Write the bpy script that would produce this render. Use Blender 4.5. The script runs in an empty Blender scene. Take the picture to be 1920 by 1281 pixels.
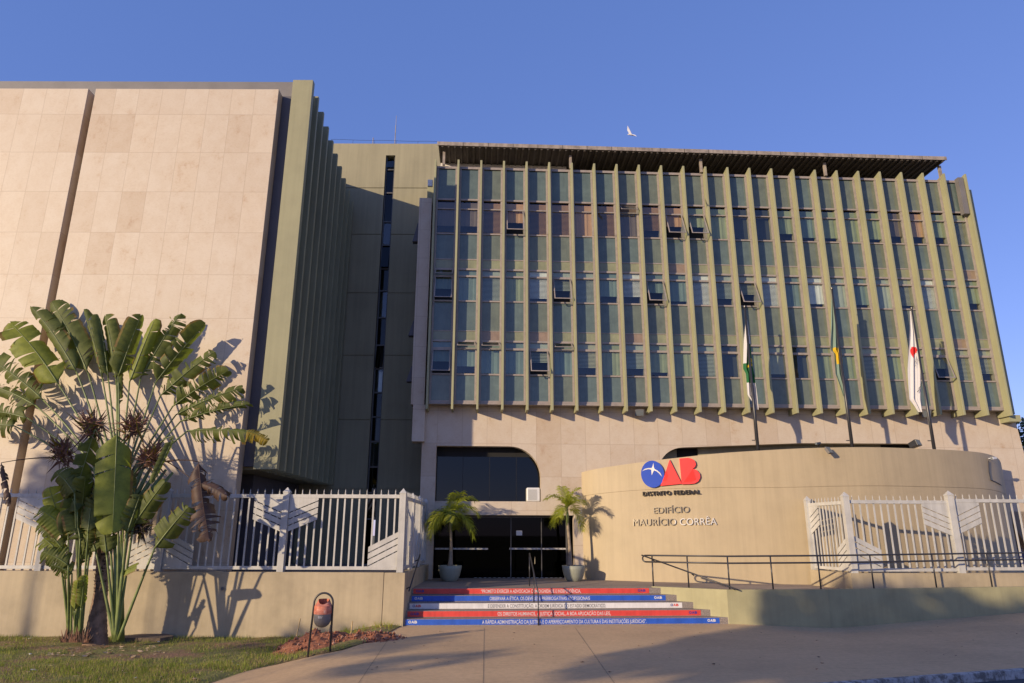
import bpy, bmesh, math, random
import numpy as np
from mathutils import Vector, Matrix, noise
from mathutils.geometry import tessellate_polygon
R=math.radians
random.seed(7)
scene=bpy.context.scene
COL=scene.collection
# ------------------------------------------------------------------ camera
F=1290.0; TILT=R(15.6); ROLL=R(.17); EYE=Vector((0,0,2.4))
cam_data=bpy.data.cameras.new('camera'); cam=bpy.data.objects.new('camera',cam_data); COL.objects.link(cam)
MR=Matrix.Rotation(math.pi/2+TILT,3,'X')@Matrix.Rotation(ROLL,3,'Z')
cam.matrix_world=Matrix.Translation(EYE)@MR.to_4x4()
cam_data.sensor_width=36; cam_data.lens=36*F/1920; cam_data.clip_end=3000; cam_data.clip_start=.1
scene.camera=cam
scene.render.resolution_x=1024; scene.render.resolution_y=683
# ------------------------------------------------------------------ sky and sun
AZ=R(48); EL=R(14)
TO_SUN=Vector((-math.sin(AZ)*math.cos(EL),-math.cos(AZ)*math.cos(EL),math.sin(EL)))
world=bpy.data.worlds.new('World'); scene.world=world; world.use_nodes=True
wn=world.node_tree; bg=wn.nodes['Background']
sky=wn.nodes.new('ShaderNodeTexSky'); sky.sky_type='NISHITA'; sky.sun_disc=False
sky.sun_elevation=R(16); sky.sun_rotation=math.pi+AZ; sky.air_density=1.0; sky.dust_density=.35; sky.ozone_density=4.0; sky.altitude=1100
gt=wn.nodes.new('ShaderNodeMix'); gt.data_type='RGBA'; gt.blend_type='MULTIPLY'; gt.inputs[0].default_value=1; gt.inputs[7].default_value=(1.50*.58,1.27*.476,1.62*.42,1)
ga=wn.nodes.new('ShaderNodeMix'); ga.data_type='RGBA'; ga.blend_type='ADD'; ga.inputs[0].default_value=1; ga.inputs[7].default_value=(.375,.80,2.25,1)   # constant blue added to flatten the sky gradient
wn.links.new(sky.outputs[0],gt.inputs[6]); wn.links.new(gt.outputs[2],ga.inputs[6]); wn.links.new(ga.outputs[2],bg.inputs[0]); bg.inputs[1].default_value=.15
sd=bpy.data.lights.new('sun','SUN'); sd.energy=5.0; sd.angle=R(.6); sd.color=(1.0,.79,.53)
sun=bpy.data.objects.new('sun',sd); COL.objects.link(sun); sun.rotation_euler=TO_SUN.to_track_quat('Z','Y').to_euler(); sun.location=(-30,-30,30)
scene.view_settings.view_transform='Standard'; scene.view_settings.look='None'; scene.view_settings.exposure=0.07; scene.view_settings.gamma=1
# ------------------------------------------------------------------ measuring helpers
def ray(px,py): return MR@Vector(((px-960)/F,-(py-640.5)/F,-1))
def aty(px,py,Y):
    d=ray(px,py); return EYE+d*(Y/d.y)
def atz(px,py,z):
    d=ray(px,py); return EYE+d*((z-EYE.z)/d.z)
TH=R(2.8); FO=Vector((0,25.5,0)); FE=Vector((math.cos(TH),math.sin(TH),0)); FN=Vector((math.sin(TH),-math.cos(TH),0))
def fp(s,z,p=0): v=FO+FE*s+FN*p; v.z=z; return v          # facade frame: along, height, out
def fs(px,py,p=0):
    d=ray(px,py); P=EYE+d*((p-(EYE-FO).dot(FN))/d.dot(FN)); return (P-FO).dot(FE),P.z
def sm(a,b,x):
    t=max(0,min(1,(x-a)/(b-a))); return t*t*(3-2*t)
def g(x,y):
    z=-.33*sm(-3.1,-5.6,x)*sm(8,14,y)-.07*sm(6,9,x)*sm(16,20,y)
    if x>9: z+=.06*(x-9)*sm(12,20,y)
    return z
def atg(px,py,dz=0):
    z=0
    for _ in range(12):
        P=atz(px,py,z); z=g(P.x,P.y)+dz
    return atz(px,py,z)
# ------------------------------------------------------------------ materials
def nod(name):
    m=bpy.data.materials.new(name); m.use_nodes=True; nt=m.node_tree; return m,nt,nt.nodes['Principled BSDF']
def N(nt,t,**k):
    n=nt.nodes.new(t)
    for a,b in k.items(): setattr(n,a,b)
    return n
def pos(nt,scale=(1,1,1)):
    ge=N(nt,'ShaderNodeNewGeometry'); mp=N(nt,'ShaderNodeMapping'); mp.inputs['Scale'].default_value=scale
    nt.links.new(ge.outputs['Position'],mp.inputs[0]); return mp.outputs[0]
def ramp(nt,src,stops):
    r=N(nt,'ShaderNodeValToRGB'); e=r.color_ramp.elements
    while len(e)<len(stops): e.new(.5)
    for i,(p,c) in enumerate(stops): e[i].position=p; e[i].color=(*c,1)
    nt.links.new(src,r.inputs[0]); return r.outputs[0]
def mix(nt,a,b,fac,mode='MIX'):
    m=N(nt,'ShaderNodeMix',data_type='RGBA',blend_type=mode)
    for s,v in ((6,a),(7,b),(0,fac)):
        if hasattr(v,'links'): nt.links.new(v,m.inputs[s])
        elif s==0: m.inputs[0].default_value=v
        else: m.inputs[s].default_value=(*v,1)
    return m.outputs[2]
def nz(nt,vec,scale,detail=5,rough=.6):
    n=N(nt,'ShaderNodeTexNoise'); n.inputs['Scale'].default_value=scale; n.inputs['Detail'].default_value=detail; n.inputs['Roughness'].default_value=rough
    nt.links.new(vec,n.inputs['Vector']); return n.outputs[0]
def bump(nt,b,h,strength=.3,dist=.02):
    n=N(nt,'ShaderNodeBump'); n.inputs['Strength'].default_value=strength; n.inputs['Distance'].default_value=dist
    nt.links.new(h,n.inputs['Height']); nt.links.new(n.outputs[0],b.inputs['Normal'])
def paint(name,c,rough=.6,var=.15,scale=1.5,streak=0,bmp=.15,metal=0):
    m,nt,b=nod(name); b.inputs['Roughness'].default_value=rough; b.inputs['Metallic'].default_value=metal
    v=pos(nt); n1=nz(nt,v,scale)
    c2=tuple(x*(1-var*1.6) for x in c); c3=tuple(min(1,x*(1+var*.6)) for x in c)
    col=ramp(nt,n1,[(.3,c2),(.55,c),(.75,c3)])
    if streak:
        n2=nz(nt,pos(nt,(7,7,.25)),.9,8,.7); s=ramp(nt,n2,[(.38,(1-streak,)*3),(.58,(1,1,1))]); col=mix(nt,col,s,1.0,'MULTIPLY')
    nt.links.new(col,b.inputs['Base Color'])
    if bmp: bump(nt,b,nz(nt,v,28,4),bmp,.01)
    return m
def stone(name,tw,th,zoff,uoff):
    m,nt,b=nod(name); b.inputs['Roughness'].default_value=.55
    ge=N(nt,'ShaderNodeNewGeometry'); sp=N(nt,'ShaderNodeSeparateXYZ'); nt.links.new(ge.outputs['Position'],sp.inputs[0])
    def mth(op,a,bv):
        n=N(nt,'ShaderNodeMath',operation=op)
        for i,v in enumerate((a,bv)):
            if hasattr(v,'links'): nt.links.new(v,n.inputs[i])
            else: n.inputs[i].default_value=v
        return n.outputs[0]
    u=mth('DIVIDE',mth('ADD',mth('ADD',sp.outputs[0],mth('MULTIPLY',sp.outputs[1],.0)),100*tw-uoff),tw)
    w=mth('DIVIDE',mth('ADD',sp.outputs[2],100*th-zoff),th)
    fu=mth('FLOOR',u,0); fw=mth('FLOOR',w,0)
    cb=N(nt,'ShaderNodeCombineXYZ'); nt.links.new(fu,cb.inputs[0]); nt.links.new(fw,cb.inputs[1])
    wh=N(nt,'ShaderNodeTexWhiteNoise',noise_dimensions='3D'); nt.links.new(cb.outputs[0],wh.inputs['Vector'])
    # travertine: clouds and cross grain shifted per slab
    vm=N(nt,'ShaderNodeVectorMath',operation='MULTIPLY_ADD'); nt.links.new(wh.outputs['Color'],vm.inputs[0]); vm.inputs[1].default_value=(9,9,9); nt.links.new(ge.outputs['Position'],vm.inputs[2])
    mp=N(nt,'ShaderNodeMapping'); mp.inputs['Scale'].default_value=(1,1,.8); nt.links.new(vm.outputs[0],mp.inputs[0])
    n1=nz(nt,mp.outputs[0],2.2,8,.68)
    mp2=N(nt,'ShaderNodeMapping'); mp2.inputs['Scale'].default_value=(4,4,9); nt.links.new(vm.outputs[0],mp2.inputs[0])
    n2=nz(nt,mp2.outputs[0],3.5,8,.75)
    c=ramp(nt,n1,[(.28,(.44,.325,.225)),(.40,(.515,.43,.33)),(.60,(.545,.47,.375))])
    c=mix(nt,c,ramp(nt,n2,[(.3,(.78,.70,.62)),(.48,(1,1,1)),(.7,(1.0,1.0,1.0))]),.6,'MULTIPLY')
    tint=ramp(nt,wh.outputs['Value'],[(0,(.86,.80,.74)),(.22,(.95,.93,.91)),(.6,(1,1,1)),(1,(1,.98,.95))])
    c=mix(nt,c,tint,.85,'MULTIPLY')
    du=mth('MINIMUM',mth('FRACT',u,0),mth('SUBTRACT',1,mth('FRACT',u,0)))
    dw=mth('MINIMUM',mth('FRACT',w,0),mth('SUBTRACT',1,mth('FRACT',w,0)))
    near=mth('MINIMUM',mth('MULTIPLY',du,tw),mth('MULTIPLY',dw,th))
    j=mth('LESS_THAN',near,.010)
    c=mix(nt,c,(.33,.25,.18),mth('MULTIPLY',j,.5))
    nt.links.new(c,b.inputs['Base Color'])
    bump(nt,b,n2,.12,.01)
    return m
def flat(name,c,rough=.5,metal=0,spec=.5):
    m,nt,b=nod(name); b.inputs['Base Color'].default_value=(*c,1); b.inputs['Roughness'].default_value=rough; b.inputs['Metallic'].default_value=metal
    b.inputs['Specular IOR Level'].default_value=spec
    return m
M={}
M['stone_left']=stone('travertine_slab',.79,1.44,5.9-1.44*4,-7.98)
M['stone_main']=stone('travertine_cladding',.915,1.2,5.6,.0)
M['olive']=paint('olive_paint',(.325,.32,.185),.6,.07,.8,.10)
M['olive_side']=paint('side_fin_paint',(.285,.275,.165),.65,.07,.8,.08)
M['olive_tower']=paint('olive_render',(.30,.275,.175),.7,.08,.7,.12)
M['tan']=paint('tan_wall_paint',(.43,.345,.215),.6,.06,.9,.08)
M['low_wall']=paint('worn_tan_paint',(.42,.345,.225),.7,.14,1.1,.10)
M['grey_frame']=paint('grey_concrete_paint',(.17,.16,.155),.6,.1,1.5)
M['dark_frame']=paint('dark_grey_paint',(.085,.08,.095),.55,.1,1.5)
M['alu']=paint('aluminium_frame',(.30,.26,.235),.45,.12,6,0,0)
M['alu_dark']=paint('dark_bronze_frame',(.09,.085,.08),.4,.1,4,0,0)
M['white_metal']=paint('white_enamel',(.50,.49,.455),.45,.10,2.5,.14,.03)
M['black_metal']=paint('black_enamel',(.03,.03,.035),.35,.1,6,0,0)
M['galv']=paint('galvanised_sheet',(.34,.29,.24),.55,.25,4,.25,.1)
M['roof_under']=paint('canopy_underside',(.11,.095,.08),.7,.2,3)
M['white_wall']=paint('white_render',(.72,.68,.62),.8,.08,2)
M['granite']=None
M['interior']=flat('dark_interior',(.008,.008,.009),.8)
M['white_plastic']=flat('white_plastic',(.65,.65,.63),.4)
M['dark_plastic']=flat('dark_plastic',(.05,.05,.055),.4)
def granite():
    m,nt,b=nod('speckled_granite'); b.inputs['Roughness'].default_value=.65; v=pos(nt)
    c=ramp(nt,nz(nt,v,60,3,.8),[(.35,(.10,.085,.075)),(.5,(.24,.20,.17)),(.68,(.40,.34,.29))])
    nt.links.new(c,b.inputs['Base Color']); return m
M['granite']=granite()
def concrete(name,c,dark):
    m,nt,b=nod(name); b.inputs['Roughness'].default_value=.82; v=pos(nt)
    n1=nz(nt,v,.35,6,.65); n2=nz(nt,v,9,6,.7); n3=nz(nt,v,120,2,.6)
    col=ramp(nt,n1,[(.3,dark),(.52,c),(.75,tuple(x*1.12 for x in c))])
    col=mix(nt,col,ramp(nt,n2,[(.3,(.80,.79,.78)),(.6,(1.04,1.03,1.02))]),.8,'MULTIPLY')
    col=mix(nt,col,ramp(nt,n3,[(.3,(.86,.86,.86)),(.7,(1.05,1.05,1.05))]),.6,'MULTIPLY')
    # faint raking marks
    n4=nz(nt,pos(nt,(.4,5,1)),2.2,4,.6); col=mix(nt,col,ramp(nt,n4,[(.3,(.9,.89,.88)),(.6,(1,1,1))]),.6,'MULTIPLY')
    n5=nz(nt,v,1.7,9,.75); col=mix(nt,col,ramp(nt,n5,[(.30,(.70,.68,.66)),(.40,(1,1,1))]),.7,'MULTIPLY')
    n6=nz(nt,v,38,2,.5); col=mix(nt,col,ramp(nt,n6,[(.22,(.55,.52,.5)),(.29,(1,1,1))]),.8,'MULTIPLY')
    nt.links.new(col,b.inputs['Base Color']); bump(nt,b,n3,.25,.006); return m
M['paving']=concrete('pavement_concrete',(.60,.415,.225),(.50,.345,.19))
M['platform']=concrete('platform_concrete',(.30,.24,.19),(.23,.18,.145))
M['asphalt']=concrete('asphalt',(.055,.055,.062),(.04,.04,.045))
def lawn():
    m,nt,b=nod('patchy_lawn_soil'); b.inputs['Roughness'].default_value=.9; v=pos(nt)
    n1=nz(nt,v,.9,7,.65); n2=nz(nt,v,14,5,.7)
    soil=ramp(nt,n2,[(.3,(.16,.085,.045)),(.7,(.36,.21,.12))]); gr=ramp(nt,n2,[(.3,(.11,.11,.028)),(.7,(.27,.25,.07))])
    nt.links.new(mix(nt,soil,gr,ramp(nt,n1,[(.40,(0,0,0)),(.54,(1,1,1))])),b.inputs['Base Color']); bump(nt,b,n2,.8,.04); return m
M['lawn']=lawn()
def soil():
    m,nt,b=nod('red_soil'); b.inputs['Roughness'].default_value=.95; v=pos(nt); n=nz(nt,v,14,7,.75)
    nt.links.new(ramp(nt,n,[(.3,(.13,.04,.02)),(.5,(.30,.11,.055)),(.7,(.44,.22,.13))]),b.inputs['Base Color']); bump(nt,b,n,1,.05); return m
M['soil']=soil()
def blade_mat(name,c,c2,scale=30,trans=.35):
    m,nt,b=nod(name); b.inputs['Roughness'].default_value=.6; b.inputs['Specular IOR Level'].default_value=.35; v=pos(nt)
    n=nz(nt,v,3.5,5,.7); col=ramp(nt,n,[(.35,c2),(.62,c)])
    nt.links.new(col,b.inputs['Base Color'])
    tr=N(nt,'ShaderNodeBsdfTranslucent'); nt.links.new(mix(nt,col,(1.5,1.7,.6),1,'MULTIPLY'),tr.inputs[0])
    mx=N(nt,'ShaderNodeMixShader'); mx.inputs[0].default_value=trans
    out=nt.nodes['Material Output']; nt.links.new(b.outputs[0],mx.inputs[1]); nt.links.new(tr.outputs[0],mx.inputs[2]); nt.links.new(mx.outputs[0],out.inputs[0]); return m
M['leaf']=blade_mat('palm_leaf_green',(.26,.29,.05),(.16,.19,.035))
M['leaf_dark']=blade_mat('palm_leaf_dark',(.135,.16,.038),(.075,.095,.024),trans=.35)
M['leaf_yellow']=blade_mat('yellowing_leaf',(.36,.26,.04),(.16,.13,.02))
M['leaf_edge']=blade_mat('browned_leaf_edge',(.24,.19,.05),(.17,.10,.04))
M['leaf_dead']=blade_mat('dead_leaf',(.10,.06,.045),(.05,.03,.025),trans=.1)
M['petiole']=paint('petiole_green',(.15,.19,.055),.45,.25,4,0,0)
M['frond']=blade_mat('frond_green',(.34,.36,.04),(.20,.23,.025),trans=.45)
M['tree_leaf']=blade_mat('tree_leaf',(.075,.10,.025),(.03,.048,.013))
M['grass']=blade_mat('grass_blade',(.27,.31,.05),(.16,.20,.035),trans=.3)
M['bark']=paint('bark',(.27,.18,.125),.9,.35,6,.2,.8)
M['bark_dark']=paint('fibrous_bark',(.08,.055,.04),.95,.35,10,.2,1)
M['palm_trunk']=paint('palm_trunk',(.30,.24,.17),.85,.25,8,.1,.5)
M['dry']=paint('dry_bract',(.20,.10,.065),.85,.4,8,0,.2)
M['planter']=paint('planter_green_grey',(.30,.31,.24),.65,.12,2,.08)
M['red']=paint('red_vinyl',(.66,.06,.045),.55,.10,3,.14,0); M['blue']=paint('blue_vinyl',(.022,.10,.50),.55,.12,3,.14,0); M['whitev']=paint('white_vinyl',(.70,.68,.66),.6,.08,4,.12,0)
M['navy']=flat('navy_print',(.03,.03,.22),.5); M['ink']=flat('dark_print',(.12,.11,.10),.5)
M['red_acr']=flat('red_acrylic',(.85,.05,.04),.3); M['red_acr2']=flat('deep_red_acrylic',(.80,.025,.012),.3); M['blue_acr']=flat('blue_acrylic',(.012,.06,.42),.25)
M['steel']=flat('brushed_steel_letter',(.26,.23,.18),.4,.6); M['steel_glint']=flat('glint_steel_letter',(.70,.67,.60),.35,.5); M['bronze']=flat('dark_bronze_letter',(.035,.028,.022),.45,.4)
def glassm(name,tint,refl,rough=.02,ior=1.5):
    m=bpy.data.materials.new(name); m.use_nodes=True; nt=m.node_tree; nt.nodes.remove(nt.nodes['Principled BSDF'])
    t=N(nt,'ShaderNodeBsdfTransparent'); t.inputs[0].default_value=(*tint,1); gl=N(nt,'ShaderNodeBsdfGlossy'); gl.inputs['Roughness'].default_value=rough; gl.inputs[0].default_value=(.9,.95,1,1)
    lw=N(nt,'ShaderNodeLayerWeight'); lw.inputs[0].default_value=.5; fr=N(nt,'ShaderNodeMath',operation='POWER'); fr.inputs[1].default_value=5; nt.links.new(lw.outputs['Facing'],fr.inputs[0])
    ma=N(nt,'ShaderNodeMath',operation='ADD'); ma.inputs[1].default_value=refl; ma.use_clamp=True
    mx=N(nt,'ShaderNodeMixShader'); L=nt.links.new; L(fr.outputs[0],ma.inputs[0]); L(ma.outputs[0],mx.inputs[0]); L(t.outputs[0],mx.inputs[1]); L(gl.outputs[0],mx.inputs[2]); L(mx.outputs[0],nt.nodes['Material Output'].inputs[0]); return m
M['pane']=glassm('window_glass',(.80,.87,.83),.075)
M['pane_dark']=glassm('dark_tinted_glass',(.10,.10,.11),.03)
M['pane_black']=glassm('black_tinted_glass',(.05,.05,.05),.008)
def spandrel(name,c):
    m,nt,b=nod(name); b.inputs['Roughness'].default_value=.12; b.inputs['Specular IOR Level'].default_value=.6
    v=pos(nt); n=nz(nt,v,2.3,6,.7); n2=nz(nt,pos(nt,(9,9,.6)),2,4,.6)
    col=ramp(nt,n,[(.35,tuple(x*.78 for x in c)),(.6,c),(.75,tuple(x*1.25 for x in c))]); col=mix(nt,col,ramp(nt,n2,[(.35,(.85,.86,.88)),(.6,(1,1,1))]),.6,'MULTIPLY')
    nt.links.new(col,b.inputs['Base Color']); return m
M['spandrel']=spandrel('blue_grey_spandrel_glass',(.115,.155,.14))
M['spandrel2']=spandrel('green_grey_spandrel_glass',(.14,.165,.125))
M['sill_panel']=spandrel('sage_panel_glass',(.25,.26,.15))
M['sill_panel2']=spandrel('rose_panel_glass',(.27,.20,.14))
BL={k:paint('blind_'+k,c,.8,.1,3,.08,0) for k,c in dict(white=(.72,.70,.70),grey=(.36,.38,.34),green=(.27,.29,.18),teal=(.17,.22,.21),wood=(.30,.16,.09),orange=(.50,.27,.15),dark=(.035,.04,.045),cream=(.40,.38,.28),brown=(.15,.105,.085)).items()}
# ------------------------------------------------------------------ mesh helpers
class MB:
    def __init__(s): s.v=[]; s.f=[]; s.m=[]
    def add(s,vs,fs_,mi=0):
        o=len(s.v); s.v+=[tuple(v) for v in vs]; s.f+=[tuple(i+o for i in f) for f in fs_]; s.m+=[mi]*len(fs_); return s
    def hexa(s,a,mi=0): # 8 points: bottom 4 ccw, top 4
        return s.add(a,[(3,2,1,0),(4,5,6,7),(0,1,5,4),(1,2,6,5),(2,3,7,6),(3,0,4,7)],mi)
    def box(s,x0,x1,y0,y1,z0,z1,mi=0):
        return s.hexa([(x0,y0,z0),(x1,y0,z0),(x1,y1,z0),(x0,y1,z0),(x0,y0,z1),(x1,y0,z1),(x1,y1,z1),(x0,y1,z1)],mi)
    def fbox(s,s0,s1,z0,z1,p0,p1,mi=0): # facade box, p outwards
        return s.hexa([fp(s0,z0,p1),fp(s1,z0,p1),fp(s1,z0,p0),fp(s0,z0,p0),fp(s0,z1,p1),fp(s1,z1,p1),fp(s1,z1,p0),fp(s0,z1,p0)],mi)
    def bar(s,a,b,w,d,up=(0,0,1),mi=0): # rectangular bar; w along side, d along up-ish
        a=Vector(a); b=Vector(b); t=(b-a).normalized(); sd_=t.cross(Vector(up)).normalized(); u=sd_.cross(t)
        c=[(-w/2,-d/2),(w/2,-d/2),(w/2,d/2),(-w/2,d/2)]
        return s.hexa([a+sd_*x+u*y for x,y in c]+[b+sd_*x+u*y for x,y in c],mi)
    def prism(s,poly,z0,z1,mi=0,mt=None):
        n=len(poly); lo=[(p[0],p[1],z0) for p in poly]; hi=[(p[0],p[1],z1 if len(p)<3 else p[2]) for p in poly]
        s.add(lo+hi,[(i,(i+1)%n,n+(i+1)%n,n+i) for i in range(n)],mi)
        s.add(hi,[tuple(range(n))],mi if mt is None else mt); s.add(lo,[tuple(reversed(range(n)))],mi); return s
    def tube(s,pts,r,n=8,mi=0,cap=True):
        pts=[Vector(p) for p in pts]; k=len(pts); rr=r if isinstance(r,(list,tuple)) else [r]*k
        t0=(pts[1]-pts[0]).normalized(); u=t0.orthogonal().normalized(); vs=[]
        for i,p in enumerate(pts):
            t=(pts[min(i+1,k-1)]-pts[max(i-1,0)]).normalized(); u=(u-t*u.dot(t)).normalized(); w=t.cross(u)
            vs+=[p+(u*math.cos(a)+w*math.sin(a))*rr[i] for a in [2*math.pi*j/n for j in range(n)]]
        fs_=[(i*n+j,i*n+(j+1)%n,(i+1)*n+(j+1)%n,(i+1)*n+j) for i in range(k-1) for j in range(n)]
        if cap: fs_+=[tuple(reversed(range(n))),tuple((k-1)*n+j for j in range(n))]
        return s.add(vs,fs_,mi)
    def lathe(s,c,prof,n=24,mi=0): # prof (r,z)
        vs=[(c[0]+r*math.cos(2*math.pi*j/n),c[1]+r*math.sin(2*math.pi*j/n),c[2]+z) for r,z in prof for j in range(n)]
        fs_=[(i*n+j,i*n+(j+1)%n,(i+1)*n+(j+1)%n,(i+1)*n+j) for i in range(len(prof)-1) for j in range(n)]
        return s.add(vs,fs_,mi)
    def build(s,name,mats,parent=None,smooth=False,bevel=0,loc=None):
        if not isinstance(mats,(list,tuple)): mats=[mats]
        me=bpy.data.meshes.new(name); o=Vector(loc) if loc is not None else (parent_loc(parent) if parent else Vector((0,0,0)))
        me.from_pydata([tuple(Vector(v)-o) for v in s.v],[],s.f)
        for m in mats: me.materials.append(m)
        me.polygons.foreach_set('material_index',s.m)
        if smooth: me.polygons.foreach_set('use_smooth',[True]*len(me.polygons))
        me.update()
        ob=bpy.data.objects.new(name,me); COL.objects.link(ob)
        if parent: ob.parent=parent; ob['_o']=0; del ob['_o']
        else: ob.location=o
        if bevel:
            b=ob.modifiers.new('bevel','BEVEL'); b.width=bevel; b.segments=2; b.limit_method='ANGLE'
        return ob
WL={}
def parent_loc(o):
    while o.parent: o=o.parent
    return o.location.copy()
def thing(name,label,cat,loc=(0,0,0),group=None):
    o=bpy.data.objects.new(name,None); COL.objects.link(o); o.location=loc; o.empty_display_size=.2
    return tag(o,label,cat,group)
def tag(o,label,cat,group=None):
    o['label']=label; o['category']=cat
    if group: o['group']=group
    return o
def struct(o): o['kind']='structure'; return o
def stuff(o): o['kind']='stuff'; return o
FONT=None
def text_mesh(body,w=None,h=None,ext=.01,bold=0,spacing=1.0):
    cu=bpy.data.curves.new('lettering','FONT'); cu.body=body; cu.size=1; cu.extrude=ext; cu.space_character=spacing; cu.offset=bold
    cu.resolution_u=6; cu.align_x='LEFT'
    ob=bpy.data.objects.new('tmp',cu); COL.objects.link(ob); dg=bpy.context.evaluated_depsgraph_get(); dg.update()
    me=bpy.data.meshes.new_from_object(ob.evaluated_get(dg)); V=[v.co.copy() for v in me.vertices]; Fc=[tuple(p.vertices) for p in me.polygons]
    bpy.data.objects.remove(ob); bpy.data.curves.remove(cu); bpy.data.meshes.remove(me)
    x0=min(v.x for v in V); x1=max(v.x for v in V); cap=.73
    return [Vector(((v.x-x0)/(x1-x0)*w, v.y/cap*h, v.z)) for v in V],Fc
def curve_lerp(pts,t):
    t=max(0,min(len(pts)-1.0001,t)); i=int(t); f=t-i; return [a+(b-a)*f for a,b in zip(pts[i],pts[i+1])]
# ================================================================== GROUND
def sheet(name,xs,ys,dz,mat,fn=None,mask=None):
    mb=MB(); nx=len(xs)
    for y in ys:
        for x in xs:
            X,Y=(fn(x,y) if fn else (x,y)); mb.v.append((X,Y,g(X,Y)+dz))
    mb.f=[(j*nx+i,j*nx+i+1,(j+1)*nx+i+1,(j+1)*nx+i) for j in range(len(ys)-1) for i in range(nx-1)]; mb.m=[0]*len(mb.f)
    return mb.build(name,mat,smooth=True)
lin=lambda a,b,n:[a+(b-a)*i/(n-1) for i in range(n)]
C0=atz(1600,1281,0); C1=atz(1920,1257,0); CK=(C1.y-C0.y)/(C1.x-C0.x)
def curb_y(x): return C0.y+CK*(x-C0.x)
earth=MB(); earth.add([(-900,-900,-.7),(900,-900,-.7),(900,900,-.7),(-900,900,-.7)],[(0,1,2,3)]); struct(earth.build('ground',M['lawn']))
pv=sheet('pavement',lin(-45,45,120),lin(0,1,40),0,M['paving'],lambda x,t:(x,(curb_y(x)+.15)+(26-(curb_y(x)+.15))*t)); struct(pv)
road=MB(); road.add([(-90,curb_y(-90),-.14),(-90,curb_y(-90)-14,-.14),(90,curb_y(90)-14,-.14),(90,curb_y(90),-.14)],[(0,1,2,3)]); struct(road.build('road',M['asphalt']))
def curbmat():
    m,nt,b=nod('worn_white_curb_paint'); b.inputs['Roughness'].default_value=.8; v=pos(nt); n=nz(nt,v,5,7,.75)
    nt.links.new(ramp(nt,n,[(.42,(.14,.13,.12)),(.52,(.36,.35,.34)),(.7,(.52,.51,.50))]),b.inputs['Base Color']); bump(nt,b,n,.4,.02); return m
M['curb']=curbmat()
kb=MB()
for i in range(60):
    x0=-30+i; x1=x0+.99
    a=(x0,curb_y(x0)); b=(x1,curb_y(x1)); kb.hexa([(a[0],a[1],-.5),(b[0],b[1],-.5),(b[0],b[1]+.16,-.5),(a[0],a[1]+.16,-.5),(a[0],a[1]+.02,.012),(b[0],b[1]+.02,.012),(b[0],b[1]+.16,.014),(a[0],a[1]+.16,.014)])
struct(kb.build('kerb',M['curb'],bevel=.012))
# pavement joints: saw cuts filled dark
jt=MB()
for pts in ([(908,1177),(906,1281)],[(1079,1178),(1152,1281)],[(730,1196),(672,1281)]):
    a,b=[atg(*p,dz=.004) for p in pts]; d=(b-a).normalized(); a-=d*.0; b+=d*1.2; s=Vector((-d.y,d.x,0))*.004
    n=8; vs=[]
    for i in range(n+1):
        p=a+(b-a)*i/n; vs+=[(p.x-s.x,p.y-s.y,g(p.x,p.y)+.004),(p.x+s.x,p.y+s.y,g(p.x,p.y)+.004)]
    jt.add(vs,[(2*i,2*i+1,2*i+3,2*i+2) for i in range(n)])
struct(jt.build('pavement_joints',flat('joint_grout',(.19,.145,.10),.9)))
# lawn with a curved kerb-less border
BP=[atg(*p) for p in [(740,1180),(700,1202),(640,1219),(570,1234),(520,1246),(480,1256),(440,1268),(395,1281)]]
BP=[(p.x,p.y) for p in BP]; d=(BP[-1][0]-BP[-2][0],BP[-1][1]-BP[-2][1]); BP.append((BP[-1][0]-3.0,9.9))
BP=[(-2.95,19.9)]+BP
def bx(y):
    for (x0,y0),(x1,y1) in zip(BP,BP[1:]):
        if y1<=y<=y0: return x0+(x1-x0)*(y0-y)/(y0-y1)
    return BP[-1][0]
ly=lin(10.2,19.85,70)
lm=MB(); NX=60
for y in ly:
    for i in range(NX):
        t=i/(NX-1); X=-34+(bx(y)+34)*(1-(1-t)**2.2); e=(1-sm(0,.25,bx(y)-X))
        lm.v.append((X,y,g(X,y)+.012+.03*(1-e)+.035*noise.noise(Vector((X*1.3,y*1.3,0)))*(1-e)))
lm.f=[(j*NX+i,j*NX+i+1,(j+1)*NX+i+1,(j+1)*NX+i) for j in range(len(ly)-1) for i in range(NX-1)]; lm.m=[0]*len(lm.f)
struct(lm.build('lawn',M['lawn'],smooth=True))
rg=random.Random(3); gb=MB()
def grassy(x,y):
    n=noise.noise(Vector((x*.55,y*.55,3.3)))+.5*noise.noise(Vector((x*1.9,y*1.9,1.3)))
    bare=math.exp(-((x+9.4)**2/3.5+(y-17.3)**2/1.6))*.9+math.exp(-((x+3.9)**2/1.6+(y-18)**2/3))*1.1
    return n+.35-bare+(.25 if y>18.8 else 0)
cnt=0
while cnt<90000:
    y=rg.uniform(11.3,19.78); X1=bx(y)-.02; x=rg.uniform(-.78*y-1.0,X1)
    gv=grassy(x,y)
    if rg.random()>max(.05,min(1,gv*1.5+.35)): continue
    cnt+=1; h=rg.uniform(.03,.10)*(1.3 if gv>.4 else .9); a=rg.uniform(0,6.28); w=rg.uniform(.003,.007); l=rg.uniform(-.03,.03),rg.uniform(-.03,.03); z=g(x,y)+.02
    c,s=math.cos(a)*w,math.sin(a)*w
    o=len(gb.v); gb.v+=[(x-c,y-s,z),(x+c,y+s,z),(x+l[0],y+l[1],z+h)]; gb.f.append((o,o+1,o+2)); gb.m.append(0 if rg.random()<.72 else 1)
stuff(gb.build('grass',[M['grass'],paint('dry_grass',(.30,.22,.10),.8,.2,5,0,0)]))
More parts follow.
